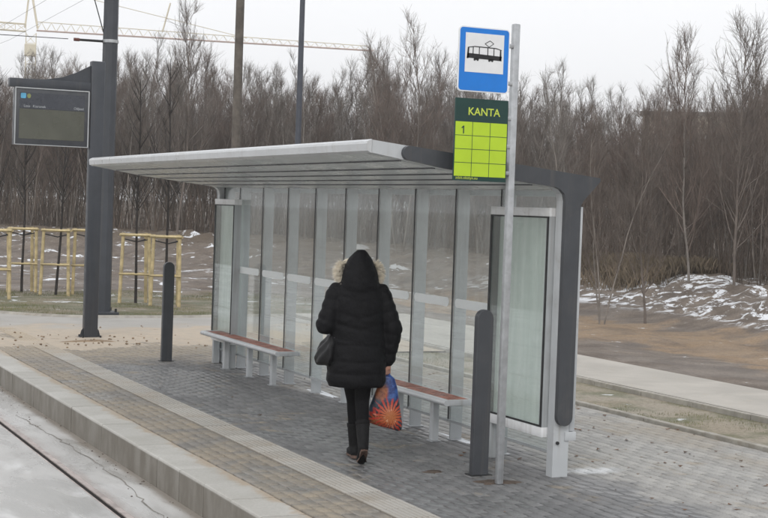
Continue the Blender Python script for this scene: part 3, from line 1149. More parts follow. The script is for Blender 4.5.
dm = [(.61, .668), (.50, .745), (.63, .83), (.73, .76), (.61, .668)]
for a, b in zip(dm, dm[1:]):
    line((ux(a[0]), uz(a[1])), (ux(b[0]), uz(b[1])))
o = part('tram_pictogram', pic, 'black', bp, False, world=False)
o.location = tuple(-v for v in sp.location)
gx0, gx1, gz0, gz1 = 5.078, 5.522, 2.280, 2.888
gb = panel('timetable_board', [(gx0, gz0), (gx1, gz0), (gx1, gz1), (gx0, gz1)], SY - .012, SY - .0005, 'dgreen', sp)
lz1, lz0 = gz1 - .285 * .608, gz0 + .055 * .608
panel('lime_grid', [(gx0 + .006, lz0), (gx1 - .006, lz0), (gx1 - .006, lz1), (gx0 + .006, lz1)], SY - .0135, SY - .0122, 'lime', sp, gb)
for k in (1, 2):
    xx = gx0 + (gx1 - gx0) * k / 3
    panel('grid_line', [(xx - .0018, lz0), (xx + .0018, lz0), (xx + .0018, lz1), (xx - .0018, lz1)], SY - .0145, SY - .0137, 'dgreen', sp, gb)
for k in (1, 2, 3):
    zz = lz0 + (lz1 - lz0) * k / 4
    panel('grid_line', [(gx0 + .006, zz - .0018), (gx1 - .006, zz - .0018), (gx1 - .006, zz + .0018), (gx0 + .006, zz + .0018)], SY - .0149, SY - .0138, 'dgreen', sp, gb)
lx, ly, lz = sp.location
text_mesh('KANTA', .080, (gx0 + .54 * (gx1 - gx0) - lx, SY - .0135 - ly, gz1 - .60 * .173 - .018 - lz), 'limetext', gb, 'stop_name', bold=.0008)
nx0, nz0 = gx0 + .165 * (gx1 - gx0), lz1 - .088
n1m = MB().prism([(nx0 - .0045, nz0), (nx0 + .0045, nz0), (nx0 + .0045, nz0 + .058), (nx0 - .0030, nz0 + .058), (nx0 - .0185, nz0 + .043), (nx0 - .0135, nz0 + .037), (nx0 - .0045, nz0 + .045)], fxz, SY - .0147, SY - .0137)
o = part('line_number', n1m, 'dgreen', gb, False, world=False)
o.location = tuple(-v for v in sp.location)
text_mesh('zdzit.olsztyn.eu', .030, (gx0 + .02 - lx, SY - .0132 - ly, gz0 + .012 - lz), 'limetext', gb, 'footer_text', 'LEFT')


# ------------------------------------------------------------------ bollards
def bollard(x, y, h, label):
    b = thing('bollard', label, 'bollard', (x, y, 0), group='flat dark bollards on the platform')
    w = .070
    p = [(-w, 0), (w, 0)] + [(w * math.cos(R(a)), h - w + w * math.sin(R(a))) for a in range(0, 181, 15)]
    mb = MB().prism([(x + a, c) for a, c in p], fxz, y - .03, y + .03)
    bm_ = mb.mesh('post', False, b.location)
    o = link('post', bm_, M['anth'], b)
    md = o.modifiers.new('bev', 'BEVEL')
    md.width = .006
    md.segments = 2
    md.limit_method = 'ANGLE'
    part('base_plate', MB().box(x - .09, x + .09, y - .06, y + .06, .0005, .006), 'rubber', b, False)
    return b


bollard(5.62, 10.25, 1.295, 'near flat dark grey bollard beside the stop sign post')
bollard(5.572, 18.6, 1.275, 'far flat dark grey bollard beyond the shelter near the display post')

# ------------------------------------------------------------------ passenger display
dp = thing('passenger_display', 'dark passenger information display hung from a post arm', 'display', (5.36, 21.8, 0))
part('post', MB().box(5.262, 5.462, 21.74, 21.88, .012, 4.06, .012), 'mast', dp)
part('base_plate', MB().box(5.20, 5.53, 21.66, 21.96, .0005, .012, .003), 'mast', dp)
for sx in (-1, 1):
    xg = 5.362 + sx * .101
    part('gusset', MB().prism([(xg, .013), (xg + sx * .055, .013), (xg + sx * .03, .11), (xg, .15)], fxz, 21.805, 21.815), 'mast', dp, False)
    for sy in (-1, 1):
        part('anchor_bolt', MB().tube([(5.362 + sx * .13, 21.81 + sy * .115, .012), (5.362 + sx * .13, 21.81 + sy * .115, .045)], .014, 6), 'rubber', dp)
part('arm', MB().box(4.088, 5.261, 21.75, 21.87, 3.615, 3.74, .006), 'mast', dp)
pg = [(4.45, 3.741), (4.75, 3.775), (4.95, 3.82), (5.06, 3.868), (5.06, 3.741)]
part('arm_brace', MB().prism([(4.30, 3.741), (4.6, 3.748), (4.85, 3.795), (5.04, 3.872), (5.261, 3.992), (5.261, 3.741)], fxz, 21.79, 21.83), 'mast', dp, False)
bz = [(4.2, 3.75), (4.5, 3.755), (4.75, 3.80), (4.95, 3.86), (5.05, 3.90)]
case = part('display_case', MB().box(4.165, 5.235, 21.73, 21.89, 2.79, 3.613, .012), 'anth', dp)
L = tuple(-v for v in dp.location)


def dsub(nm, mb, m, par=None):
    o = part(nm, mb, m, par or case, False, world=False)
    o.location = L
    return o


fr = MB()
for a in ((4.165, 5.235, 3.597, 3.613), (4.165, 5.235, 2.79, 2.80), (4.165, 4.18, 2.80, 3.597), (5.220, 5.235, 2.80, 3.597)):
    fr.box(a[0], a[1], 21.718, 21.7298, a[2], a[3])
dsub('trim', fr, 'plate')
M['screen'] = pmat('lcd_screen', (.080, .082, .062), .22, var=.12, scale=2)
M['screenhead'] = pmat('display_header', (.045, .050, .062), .3, var=.1)
dsub('header_panel', MB().box(4.23, 5.17, 21.7255, 21.7296, 3.315, 3.54), 'screenhead')
dsub('screen', MB().box(4.23, 5.17, 21.7255, 21.7296, 2.88, 3.308), 'screen')
M['icon'] = pmat('icon_blue', (.10, .36, .55), .4)
M['icon2'] = pmat('icon_olive', (.20, .22, .08), .4)
M['dim'] = pmat('dim_text', (.42, .44, .46), .4)
dsub('blue_logo', MB().prism(rrect(4.245, 4.32, 3.455, 3.53, .015), fxz, 21.7225, 21.7252), 'icon')
dsub('logo_ring', MB().prism([(4.362 + .028 * math.cos(R(a)), 3.492 + .034 * math.sin(R(a))) for a in range(0, 360, 30)], fxz, 21.7225, 21.7252), 'icon2')
text_mesh('Linia', .050, (4.29 - 5.36, 21.7245 - 21.8, 3.332), 'dim', case, 'header_text', 'LEFT')
text_mesh('Kierunek', .050, (4.42 - 5.36, 21.7245 - 21.8, 3.332), 'dim', case, 'header_text', 'LEFT')
text_mesh('Odjazd', .050, (5.155 - 5.36, 21.7245 - 21.8, 3.332), 'dim', case, 'header_text', 'RIGHT')

# ------------------------------------------------------------------ masts and poles
ms = thing('catenary_mast', 'thick dark overhead-line mast behind the display post', 'mast', (6.765, 26.62, 0))
part('shaft', MB().tube([(6.765, 26.62, .03), (6.765, 26.62, 4.5), (6.765, 26.62, 9.2)], [.148, .138, .125], 8), 'mast', ms)
part('base_flange', MB().box(6.525, 7.005, 26.38, 26.86, -.03, .03, .004), 'mast', ms)
for sx in (-1, 1):
    for sy in (-1, 1):
        part('anchor_bolt', MB().tube([(6.765 + sx * .19, 26.62 + sy * .19, .03), (6.765 + sx * .19, 26.62 + sy * .19, .09)], .022, 6), 'rubber', ms)
part('band', MB().tube([(6.765, 26.62, 4.85), (6.765, 26.62, 4.905)], .147, 14), 'galv', ms)
rod = part('tension_rod', MB().tube([(6.62, 26.6, 4.87), (6.2, 26.6, 4.865)], .022, 8), 'rubber', ms)
o = part('insulator', MB().tube([(6.2, 26.6, 4.865), (6.1, 26.6, 4.865)], [.03, .03], 8), 'insul', rod, True, world=False)
o.location = tuple(-v for v in ms.location)
tag(link('span_wire', MB().tube([(6.0, 26.6, 4.865), (2, 26.6, 4.80), (-4, 26.6, 4.9)], .007, 5).mesh('span_wire'), M['rubber']), 'thin dark span wire running from the overhead-line mast over the track', 'wire')
part('stay', MB().tube([(6.64, 26.62, 5.02), (6.05, 26.62, 6.9)], .010, 5), 'rubber', ms)
pl = thing('utility_pole', 'weathered brown utility pole rising behind the shelter roof', 'pole', (12.5, 36.2, 0))
part('shaft', MB().tube([(12.5, 36.2, -.1), (12.5, 36.2, 5), (12.5, 36.2, 10.5)], [.125, .112, .10], 12), 'pole', pl)
part('cross_arm', MB().box(11.8, 13.2, 36.14, 36.26, 9.6, 9.72), 'pole', pl, False)
lp = thing('street_lamp', 'slim dark lamp post rising behind the middle of the shelter roof', 'street lamp', (13.95, 35.6, 0))
part('shaft', MB().tube([(13.95, 35.6, -.1), (13.95, 35.6, 1.2), (13.95, 35.6, 1.21), (13.95, 35.6, 8.5)], [.105, .105, .085, .062], 10), 'lamp', lp)
part('lamp_arm', MB().tube([(13.95, 35.6, 8.4), (13.5, 35.6, 8.9), (12.6, 35.6, 9.0)], .035, 8), 'lamp', lp)
part('lamp_head', MB().box(12.1, 12.7, 35.5, 35.7, 8.93, 9.05, .02), 'lamp', lp)
for i, (zz, tot) in enumerate(((9.8, 0),)):
    mb = MB()
    for sgn in (-1, 1):
        mb.tube([(12.5 + sgn * .6, 36.2, 9.75), (12.5 + sgn * .6 + 0, 70, 9.2), (12.5 + sgn * .6, 110, 9.75)], .006, 4)
    tag(link('power_line', mb.mesh('power_line'), M['rubber']), 'pair of thin wires running from the brown utility pole over the wood', 'wire')


# ------------------------------------------------------------------ staked young trees
def P2(px_, py_, z=0.):
    d = fw + r2 * ((px_ - 384) / 1500.) - u2 * ((py_ - 259) / 1500.)
    t = (z - CAMH) / d.z
    return (d.x * t, d.y * t)


def stake_frame(x, y, rz, label, seed):
    rd = random.Random(seed)
    f = thing('stake_frame', label, 'tree stakes', (x, y, float(ground_z(x, y))), rz, 'yellow stake frames round the young trees')
    w = .27
    tops = [(-.27, -.08), (.25, -.17), (.19, .22)]
    H = 1.40
    for a, b in tops:
        k = 1.14 + rd.uniform(-.06, .12)
        part('stake', MB().tube([(a * k, b * k, -.06), (a + rd.uniform(-.01, .01), b, H + .02)], [.036, .034], 9), 'stake', f, True, False)
    for (z, h2) in ((H - .02, .045), (.62 + rd.uniform(-.04, .04), .032)):
        s = 1 + .07 * (1 - z / H)
        for i in range(3):
            a, b = Vector(tops[i] + (z,)) * 1, Vector(tops[(i + 1) % 3] + (z,))
            if z < 1 and i == 1:
                continue
            d = (b - a).normalized() * .05
            nrm = Vector((d.y, -d.x, 0)).normalized() * .045
            a2, b2 = (a + nrm - d) * 1, (b + nrm + d) * 1
            a2.z = b2.z = z
            part('rail', MB().tube([a2, b2], h2 * .62, 4), 'stake', f, False, False)
    part('tie_band', MB().tube([(-.27, -.08, H - .10), (0, 0, H - .16), (.25, -.17, H - .10)], .012, 6).tube([(.19, .22, H - .10), (.01, .02, H - .16), (-.27, -.06, H - .10)], .012, 6), 'band', f, True, False)
    return f


def sapling(x, y, h, label, seed):
    rd = random.Random(seed)
    t = thing('young_tree', label, 'tree', (x, y, float(ground_z(x, y))), group='young trees planted in stake frames')
    lean = rd.uniform(-.05, .05)
    pts = [(lean * z + .012 * math.sin(z * 2 + seed), .01 * math.sin(z * 3), z) for z in np.linspace(-.05, h, 12)]
    part('trunk', MB().tube(pts, list(np.linspace(.032, .007, 12)), 7), 'dark_bark', t, True, False)
    mb = MB()
    for i in range(26):
        z = rd.uniform(1.75, h * .97)
        a = rd.uniform(0, 6.28)
        L = (h - z) * .30 + rd.uniform(.15, .4)
        p0 = Vector((lean * z, 0, z))
        d = Vector((math.cos(a) * .55, math.sin(a) * .55, .9)).normalized()
        p1 = p0 + d * L * .5
        p2 = p1 + (d + Vector((0, 0, .5))).normalized() * L * .5
        mb.tube([p0, p1, p2], [.009, .006, .002], 4)
        for k in range(4):
            q = p0.lerp(p2, rd.uniform(.3, .9))
            e = Vector((rd.uniform(-1, 1), rd.uniform(-1, 1), 1.1)).normalized() * rd.uniform(.12, .3)
            mb.tube([q, q + e], [.004, .0015], 3)
    part('crown', mb, 'dark_bark', t, True, False)


SPOTS = [(-4, 297, 'at the left edge of the picture'), (22, 290.5, 'under the left side of the display screen'), (56, 293.5, 'under the middle of the display screen'),
         (86, 293, 'half hidden behind the display post'), (135, 301.5, 'just right of the dark mast'), (166, 304.5, 'directly behind the far bollard')]
for i, (a, b, w_) in enumerate(SPOTS):
    x, y = P2(a, b)
    stake_frame(x, y, R([-14, -8, -20, -10, -16, -22][i]), 'yellow wooden stake frame ' + w_, 40 + i)
    sapling(x, y, [4.4, 4.1, 4.6, 4.3, 4.5, 4.9][i], 'slim bare young tree in the stake frame ' + w_, 60 + i)


# ------------------------------------------------------------------ woodland
class Twigs:
    """many tapered three- or four-sided stems in one array"""

    def __init__(self):
        self.V, self.F, self.n = [], [], 0

    def stem(self, pts, rad, sides=3):
        pts = np.asarray(pts, float)
        n = len(pts)
        d = np.gradient(pts, axis=0)
        d /= np.linalg.norm(d, axis=1, keepdims=True) + 1e-9
        ref = np.where(np.abs(d[:, 2:3]) < .9, np.array([[0, 0, 1.]]), np.array([[1., 0, 0]]))
        a = np.cross(d, ref)
        a /= np.linalg.norm(a, axis=1, keepdims=True) + 1e-9
        b = np.cross(d, a)
        an = 2 * np.pi * np.arange(sides) / sides
        ring = pts[:, None] + (a[:, None] * np.cos(an)[None, :, None] + b[:, None] * np.sin(an)[None, :, None]) * np.asarray(rad)[:, None, None]
        self.V.append(ring.reshape(-1, 3))
        k = np.arange(sides)
        k2 = (k + 1) % sides
        for i in range(n - 1):
            self.F.append(np.stack([i * sides + k, i * sides + k2, (i + 1) * sides + k2, (i + 1) * sides + k], 1) + self.n)
        self.n += n * sides

    def arrays(self):
        return np.concatenate(self.V), np.concatenate(self.F)

    def mesh(self, name, mat):
        return np_mesh(name, *self.arrays(), mat)


def grow(seed, H, stems, nb1, nb2, nb3, spread=.42, rtw=.0038, low=.14):
    r_ = np.random.default_rng(seed)
    tr, cr = Twigs(), Twigs()
    UP = np.array([0, 0, 1.])

    def bend(p, d, L, n, trop, wob):
        pts = [p]
        for _ in range(n):
            d = d + UP * trop + r_.normal(0, wob, 3)
            d = d / np.linalg.norm(d)
            p = p + d * L / n
            pts.append(p)
        return np.array(pts)

    for s in range(stems):
        a = r_.uniform(0, 6.28)
        tilt = 0.03 if stems == 1 else r_.uniform(.06, .22)
        d0 = np.array([math.cos(a) * tilt, math.sin(a) * tilt, 1.])
        Hs = H * r_.uniform(.82, 1.0)
        P = bend(np.array([math.cos(a) * .08 * (stems > 1), math.sin(a) * .08 * (stems > 1), -.25]), d0 / np.linalg.norm(d0), Hs + .25, 11, .05, .05)
        r0 = .0056 * Hs * (1. if stems == 1 else .72)
        RR = r0 * (1 - np.linspace(0, 1, 12)) ** .85 + .005
        tr.stem(P, RR, 6)
        for i in range(nb1):
            t = low + (1 - low) * (i + r_.random()) / nb1
            f = t * 11
            k = min(int(f), 10)
            p = P[k] + (P[k + 1] - P[k]) * (f - k)
            az = r_.uniform(0, 6.28)
            L = (spread * Hs * (1 - t) ** .75 * r_.uniform(.6, 1.1) + .35)
            d = np.array([math.cos(az), math.sin(az), r_.uniform(.7, 1.9)])
            B = bend(p, d / np.linalg.norm(d), L, 5, .20, .10)
            rb = min(r0 * .5, .006 + .0075 * L)
            cr.stem(B, np.linspace(rb, .004, 6), 3)
            n2 = max(3, int(nb2 * (.5 + L / (spread * Hs))))
            for j in range(n2):
                g_ = r_.uniform(.15, 1) * 5
                kk = min(int(g_), 4)
                q = B[kk] + (B[kk + 1] - B[kk]) * (g_ - kk)
                dd = (B[kk + 1] - B[kk])
                dd = dd / np.linalg.norm(dd) + r_.normal(0, .55, 3) + UP * .2
                L2 = r_.uniform(.3, .55) * L * .8 + .15
                C = bend(q, dd / np.linalg.norm(dd), L2, 3, .24, .12)
                cr.stem(C, np.linspace(rtw * 1.5, rtw * .7, 4), 3)
                for m in range(nb3):
                    h_ = r_.uniform(.2, 1) * 3
                    k3 = min(int(h_), 2)
                    e = C[k3] + (C[k3 + 1] - C[k3]) * (h_ - k3)
                    d3 = C[k3 + 1] - C[k3]
                    d3 = d3 / np.linalg.norm(d3) + r_.normal(0, .5, 3) + UP * .3
                    L3 = r_.uniform(.12, .42)
                    d3 = d3 / np.linalg.norm(d3) * L3
                    cr.stem(np.array([e, e + d3 * .5 + r_.normal(0, .012, 3), e + d3]), [rtw * .8, rtw * .65, rtw * .4], 3)
    return tr, cr


protos = []
for k, (st, nb1, sp_) in enumerate([(1, 30, .34), (1, 34, .40), (2, 20, .34), (3, 15, .32), (1, 28, .28), (2, 22, .42), (1, 36, .46), (3, 14, .40)]):
    tr, cr = grow(100 + k, 7.6, st, nb1, 11, 6, sp_)
    mt = M[['bark', 'bark_red', 'bark_grey', 'bark', 'bark_grey', 'bark_red', 'bark', 'bark_red'][k]]
    protos.append((tr.mesh('trunk', M['pale_bark'] if k in (2, 4) else M['bark_grey'] if k % 2 else mt), cr.mesh('crown', mt)))


def bare_tree(k, x, y, h, rz, label, group, cat='tree', tilt=0.):
    t = thing('bare_tree', label, cat, (x, y, float(ground_z(x, y))), rz, group)
    s = h / 7.6
    t.scale = (s * random.uniform(.92, 1.1), s * random.uniform(.92, 1.1), s)
    t.rotation_euler.x = tilt
    link('trunk', protos[k][0], None, t)
    link('crown', protos[k][1], None, t)
    return t


def az_of(pxx):
    return math.degrees(YAW) + math.degrees(math.atan((pxx - 384) / 1500.))


def at_px(pxx, r):
    a = R(az_of(pxx))
    return r * math.sin(a), r * math.cos(a)


# trees that stand out from the mass
special = [(3, 604, 30.2, 4.6, 'multi-stemmed bare shrub standing before the bank just right of the shelter'),
           (0, 648, 30.4, 4.4, 'thin straight bare sapling growing from the foot of the snowy bank'),
           (6, 735, 33.5, 6.5, 'tallest spreading bare tree at the right above the snowy bank'),
           (1, 690, 34.5, 6.2, 'upright bare tree behind the snow left of the tallest spreading tree'),
           (5, 400, 47.0, 7.6, 'tall spreading bare tree rising above the shelter roof left of the sign'),
           (2, 560, 38.0, 5.2, 'twin-stemmed bare tree right behind the rear edge of the shelter roof'),
           (0, 176, 52.0, 8.2, 'tall bare tree right of the dark mast behind the staked saplings')]
for k, pxx, r, h, lab in special:
    x, y = at_px(pxx, r)
    bare_tree(k, x, y, h, random.uniform(0, 6.28), lab, None)
# top of the wood along the picture, as heights seen in pixels
TOPX = [-60, 0, 60, 120, 175, 230, 280, 330, 400, 450, 520, 560, 600, 660, 700, 740, 830]
TOPY = [44, 42, 44, 40, 36, 54, 60, 52, 36, 56, 72, 84, 80, 76, 64, 50, 56]
bands = [(-130, 205, 'slender bare tree in the wood left of the shelter', 'bare trees left of the shelter'),
         (205, 585, 'slender bare tree in the wood behind the glass and roof of the shelter', 'bare trees behind the shelter'),
         (585, 890, 'slender bare tree in the wood right of the shelter', 'bare trees right of the shelter')]
cnt = 0
for row, (dr, num) in enumerate(((1.5, 72), (5, 72), (9.5, 68), (15, 62))):
    for i in range(num):
        pxx = -120 + 1000 * (i + random.random()) / num
        x, y = at_px(pxx, 10)
        r = float(forest_r(x, y)) + dr + random.uniform(-1.6, 1.8)
        x, y = at_px(pxx, r)
        dpt = r * math.cos(R(az_of(pxx)) - YAW)
        yh = 209 + .035 * (pxx - 384)
        htop = (yh - np.interp(pxx, TOPX, TOPY)) / 1500 * dpt + CAMH - float(ground_z(x, y))
        h = htop * random.choice([random.uniform(.82, .98), random.uniform(.64, .92)])
        for a, b, lab, grp in bands:
            if a <= pxx < b:
                bare_tree(random.randrange(8), x, y, h, random.uniform(0, 6.28), lab, grp, tilt=random.gauss(0, .03))
                cnt += 1
                break

# the depth of the wood behind the front rows: one mass of stems
lowp = []
for k in range(4):
    tr, cr = grow(200 + k, 7.6, 1 + k % 2, 22 if k % 2 == 0 else 13, 6, 3, .36, .0050)
    a, b = tr.arrays(), cr.arrays()
    lowp.append((np.concatenate([a[0], b[0]]), np.concatenate([a[1], b[1] + len(a[0])])))
VV, FF, nn = [], [], 0
for i in range(150):
    pxx = random.uniform(-130, 900)
    x, y = at_px(pxx, 10)
    r = float(forest_r(x, y)) + random.uniform(18, 46)
    x, y = at_px(pxx, r)
    dpt = r * math.cos(R(az_of(pxx)) - YAW)
    yh = 209 + .035 * (pxx - 384)
    h = ((yh - np.interp(pxx, TOPX, TOPY) - 6) / 1500 * dpt + CAMH - 1) * random.uniform(.5, .85)
    v, f = lowp[i % 4]
    s = h / 7.6
    a = random.uniform(0, 6.28)
    c_, s_ = math.cos(a), math.sin(a)
    w = np.stack([(v[:, 0] * c_ - v[:, 1] * s_) * s + x, (v[:, 0] * s_ + v[:, 1] * c_) * s + y, v[:, 2] * s + float(ground_z(x, y))], 1)
    VV.append(w); FF.append(f + nn); nn += len(v)
wood = link('far_wood', np_mesh('far_wood', np.concatenate(VV), np.concatenate(FF), M['bark']))
tag(wood, 'deep mass of bare brown woodland behind the front rows of trees', 'wood', kind='stuff')

# undergrowth: thin upright canes along and inside the edge of the wood
ug = Twigs()
N = 6500
pxs = rng.uniform(-120, 890, N)
off = np.abs(rng.normal(0, 1, N)) * 9 - 1.5
for i in range(N):
    x, y = at_px(pxs[i], 10)
    r = np.interp(az_of(pxs[i]), AZ, RF) + off[i]
    a = R(az_of(pxs[i]))
    x, y = r * math.sin(a), r * math.cos(a)
    h = rng.gamma(3, .42) + .35
    l = rng.normal(0, .16, 2) * h
    z0 = -.05
    m = np.array([l[0] * .4, l[1] * .4, h * .55]) + rng.normal(0, .05, 3)
    e = np.array([l[0], l[1], h])
    base = np.array([x, y, z0])
    rr = .0048 + .003 * rng.random()
    ug.stem(np.array([base, base + m, base + e]), [rr * 1.3, rr, rr * .4], 3)
    for q in range(2):
        t = rng.uniform(.35, .9)
        p = base + e * t
        dd = np.array([rng.normal(0, .28), rng.normal(0, .28), .45]) * h * .35
        ug.stem(np.array([p, p + dd]), [rr * .7, rr * .3], 3)
Vu, Fu = ug.arrays()
Vu[:, 2] += np.where(True, ground_z(Vu[:, 0], Vu[:, 1]), 0)
tag(link('undergrowth', np_mesh('undergrowth', Vu, Fu, M['brush'])), 'dense brown undergrowth of canes and twigs along the edge of the wood', 'undergrowth', kind='stuff')


def tufts(name, mat, spots, hgt, blades, label, cat, spread=.12, wid=.004):
    Vt, Ft, n_ = [], [], 0
    for (x, y) in spots:
        for b in range(blades):
            a = random.uniform(0, 6.28)
            h = hgt * random.uniform(.5, 1.2)
            bx_, by_ = x + random.gauss(0, spread), y + random.gauss(0, spread)
            ln = random.uniform(.1, .55) * h
            w_ = wid
            dx, dy = math.cos(a), math.sin(a)
            z = float(ground_z(bx_, by_))
            Vt += [(bx_ - dy * w_, by_ + dx * w_, z - .02), (bx_ + dy * w_, by_ - dx * w_, z - .02), (bx_ + dx * ln * .4, by_ + dy * ln * .4, z + h * .65), (bx_ + dx * ln, by_ + dy * ln, z + h)]
            Ft += [(n_, n_ + 1, n_ + 2), (n_, n_ + 2, n_ + 3)]
            n_ += 4
    return tag(link(name, np_mesh(name, np.array(Vt), np.array(Ft), M[mat])), label, cat, kind='stuff')


sp1 = []
while len(sp1) < 520:
    pxx = random.uniform(560, 850)
    x, y = at_px(pxx, 10)
    r = float(forest_r(x, y)) + random.choice([random.gauss(-1.0, 1.0), random.gauss(-2, 1.5)])
    x, y = at_px(pxx, r)
    if fbm(x * .5, y * .5) > -.05:
        sp1.append((x, y))
tufts('dry_grass', 'drygrass', sp1, .36, 34, 'tall dry straw-coloured grass on top of the snowy bank', 'grass', .28, .003)
sp2 = [(random.uniform(3.9, 13), random.uniform(25.9, 33)) for _ in range(1500)]
sp2 = [(x, y) for x, y in sp2 if y > 26.1 + 1.8 * float(sstep(x, 6.3, 3.6)) and fbm(x * .8, y * .8) > -.12]
tufts('lawn_grass', 'grass', sp2, .030, 20, 'short winter grass strip around the staked young trees', 'grass', .14, .004)
sp3 = [(random.uniform(8.9, 10.1), random.uniform(7, 22)) for _ in range(700)]
sp3 = [(x, y) for x, y in sp3 if fbm(x * 1.1 + 9, y * .6) > .18]
tufts('verge_grass', 'grass', sp3, .022, 22, 'sparse grass on the sandy verge between paving and footpath', 'grass', .10, .003)

# ------------------------------------------------------------------ damp winter air
hz_m = bpy.data.materials.new('damp_air')
hz_m.use_nodes = True
for nd in list(hz_m.node_tree.nodes):
    if nd.type == 'BSDF_PRINCIPLED':
        hz_m.node_tree.nodes.remove(nd)
pv = hz_m.node_tree.nodes.new('ShaderNodeVolumePrincipled')
pv.inputs['Color'].default_value = (.97, .965, .96, 1)
pv.inputs['Density'].default_value = HAZE
hz_m.node_tree.links.new(pv.outputs[0], hz_m.node_tree.nodes['Material Output'].inputs['Volume'])
tag(link('haze', MB().box(-720, 720, -320, 1620, -1.6, 52).mesh('haze'), hz_m), 'thin pale winter haze filling the air over the whole place', 'haze', kind='stuff')

# ------------------------------------------------------------------ far crane and building
CR = 300.
ca_ = R(az_of(25))
cx_, cy_ = CR * math.sin(ca_), CR * math.cos(ca_)
crn = thing('tower_crane', 'pale yellow lattice tower crane far behind the wood with its long jib to the right', 'crane', (cx_, cy_, 0), -ca_)
# local axes: +x to the right in the picture, y away
def lattice(a, b, w, seg, r=.06, rc=.085):
    a, b = Vector(a), Vector(b)
    d = (b - a).normalized()
    s = d.cross(Vector((0, 1, 0))).normalized()
    y_ = Vector((0, 1, 0))
    mb = MB()
    crn_c = [s * w / 2 + y_ * w / 2, s * w / 2 - y_ * w / 2, -s * w / 2 - y_ * w / 2, -s * w / 2 + y_ * w / 2]
    for c in crn_c:
        mb.tube([a + c, b + c], rc, 4)
    for i in range(seg):
        p, q = a.lerp(b, i / seg), a.lerp(b, (i + 1) / seg)
        for k in range(4):
            mb.tube([p + crn_c[k], q + crn_c[(k + 1) % 4]], r, 3, False)
            mb.tube([p + crn_c[k], p + crn_c[(k + 1) % 4]], r, 3, False)
    return mb


HZ = (196 - 33) / 1500 * CR + CAMH
part('mast', lattice((0, 0, -2), (0, 0, HZ - 1), 1.9, 18), 'crane', crn, False, False)
part('cab', MB().box(-1.2, 1.0, -1.6, -.2, HZ - 5.5, HZ - 3.2, .1), 'crane', crn, False, False)
part('apex', MB().tube([(1.2, 0, HZ), (-.4, 0, HZ + 8.5)], .22, 5).tube([(-1.2, 0, HZ), (-.4, 0, HZ + 8.5)], .18, 5), 'crane', crn, False, False)
jb = MB()
JL = 67.
for i in range(36):
    x0, x1 = 1 + JL * i / 36, 1 + JL * (i + 1) / 36
    zt = lambda x: HZ + 1.3 - .8 * (x / JL)
    zb = lambda x: HZ - .4
    for yy in (-.7, .7):
        jb.tube([(x0, yy, zb(x0)), ((x0 + x1) / 2, 0, zt((x0 + x1) / 2))], .045, 3, False)
        jb.tube([((x0 + x1) / 2, 0, zt((x0 + x1) / 2)), (x1, yy, zb(x1))], .045, 3, False)
jb.tube([(1, 0, HZ + 1.3), (JL, 0, HZ + .5)], .08, 4)
part('jib', jb, 'crane', crn, False, False)
part('jib_chord', MB().tube([(1, -.7, HZ - .4), (JL + 1, -.7, HZ - .4)], .085, 4).tube([(1, .7, HZ - .4), (JL + 1, .7, HZ - .4)], .085, 4), 'cranered', crn, False, False)
part('king_post', MB().tube([(25.2, 0, HZ + .8), (26.6, 0, HZ + 6.6)], .16, 4), 'crane', crn, False, False)
part('counter_jib', lattice((-1, 0, HZ), (-17, 0, HZ + .3), 1.4, 8), 'crane', crn, False, False)
part('counterweight', MB().box(-17, -14, -1, 1, HZ - 3, HZ - .6), 'facade', crn, False, False)
part('tie_rod', MB().tube([(-.4, 0, HZ + 8.5), (-16, 0, HZ + .8)], .10, 4).tube([(-.4, 0, HZ + 8.5), (42, 0, HZ + .6)], .07, 4), 'crane', crn, False, False)

ba = R(az_of(765))
BR = 165.
bxx, byy = BR * math.sin(ba), BR * math.cos(ba)
bld = thing('apartment_block', 'faint beige apartment block showing through the treetops at the right', 'building', (bxx, byy, .3), -ba)
BW, BH = 13.5, 12.9
part('wall', MB().box(-BW, BW, 0, 11, 0, BH), 'facade', bld, False, False)
part('roof', MB().box(-BW - .3, BW + .3, -.3, 11.3, BH + .002, BH + .45), 'pole', bld, False, False)
for fl_ in range(4):
    for k in range(10):
        xw = -BW + 1.4 + k * 2.62
        wd = part('window', MB().box(xw, xw + 1.5, -.03, .05, 1.0 + fl_ * 2.8, 2.4 + fl_ * 2.8), 'signwhite', bld, False, False)
        part('pane', MB().box(xw + .1, xw + 1.4, -.045, -.0302, 1.1 + fl_ * 2.8, 2.3 + fl_ * 2.8), 'glassdark', wd, False, False)

# ------------------------------------------------------------------ person
PLOC = (4.905, 11.06, 0.)
PRZ = -R(16)
ps = thing('person', 'person in black hooded quilted coat with pale fur trim walking away', 'person', PLOC, PRZ)


def seglen(ch):
    return [(Vector(b) - Vector(a)).length for a, b in zip(ch, ch[1:])]


# joints (x right, y forward, z up)
Rsh, Rel, Rwr = (.185, 0, 1.375), (.285, -.03, 1.075), (.262, .02, .800)
Lsh, Lel, Lwr = (-.185, 0, 1.375), (-.270, -.05, 1.105), (-.150, .19, 1.08)
Rhip, Rkn, Ran = (.070, -.01, .86), (.052, -.02, .49), (.048, -.200, .165)
Lhip, Lkn, Lan = (-.070, .01, .86), (.005, .13, .48), (.026, .14, .095)
Hd = Vector((.0, .055, 1.575))
body = MB()
body.ball(Hd, (.074, .092, .112))
body.ball(Hd + Vector((0, .035, -.05)), (.055, .055, .062))
body.capsule(Hd + Vector((0, .088, .005)), Hd + Vector((0, .108, -.03)), .010, .015, 8)       # nose
for s in (-1, 1):
    body.ball(Hd + Vector((s * .076, -.005, -.01)), (.012, .022, .032), 8, 6)             # ears
    body.ball(Hd + Vector((s * .030, .080, .012)), (.014, .012, .009), 8, 6)              # eyes
body.capsule(Hd + Vector((-.02, .089, -.062)), Hd + Vector((.02, .089, -.062)), .008, .008, 8)   # mouth
body.capsule((0, .01, 1.40), (0, .035, 1.50), .055, .052)
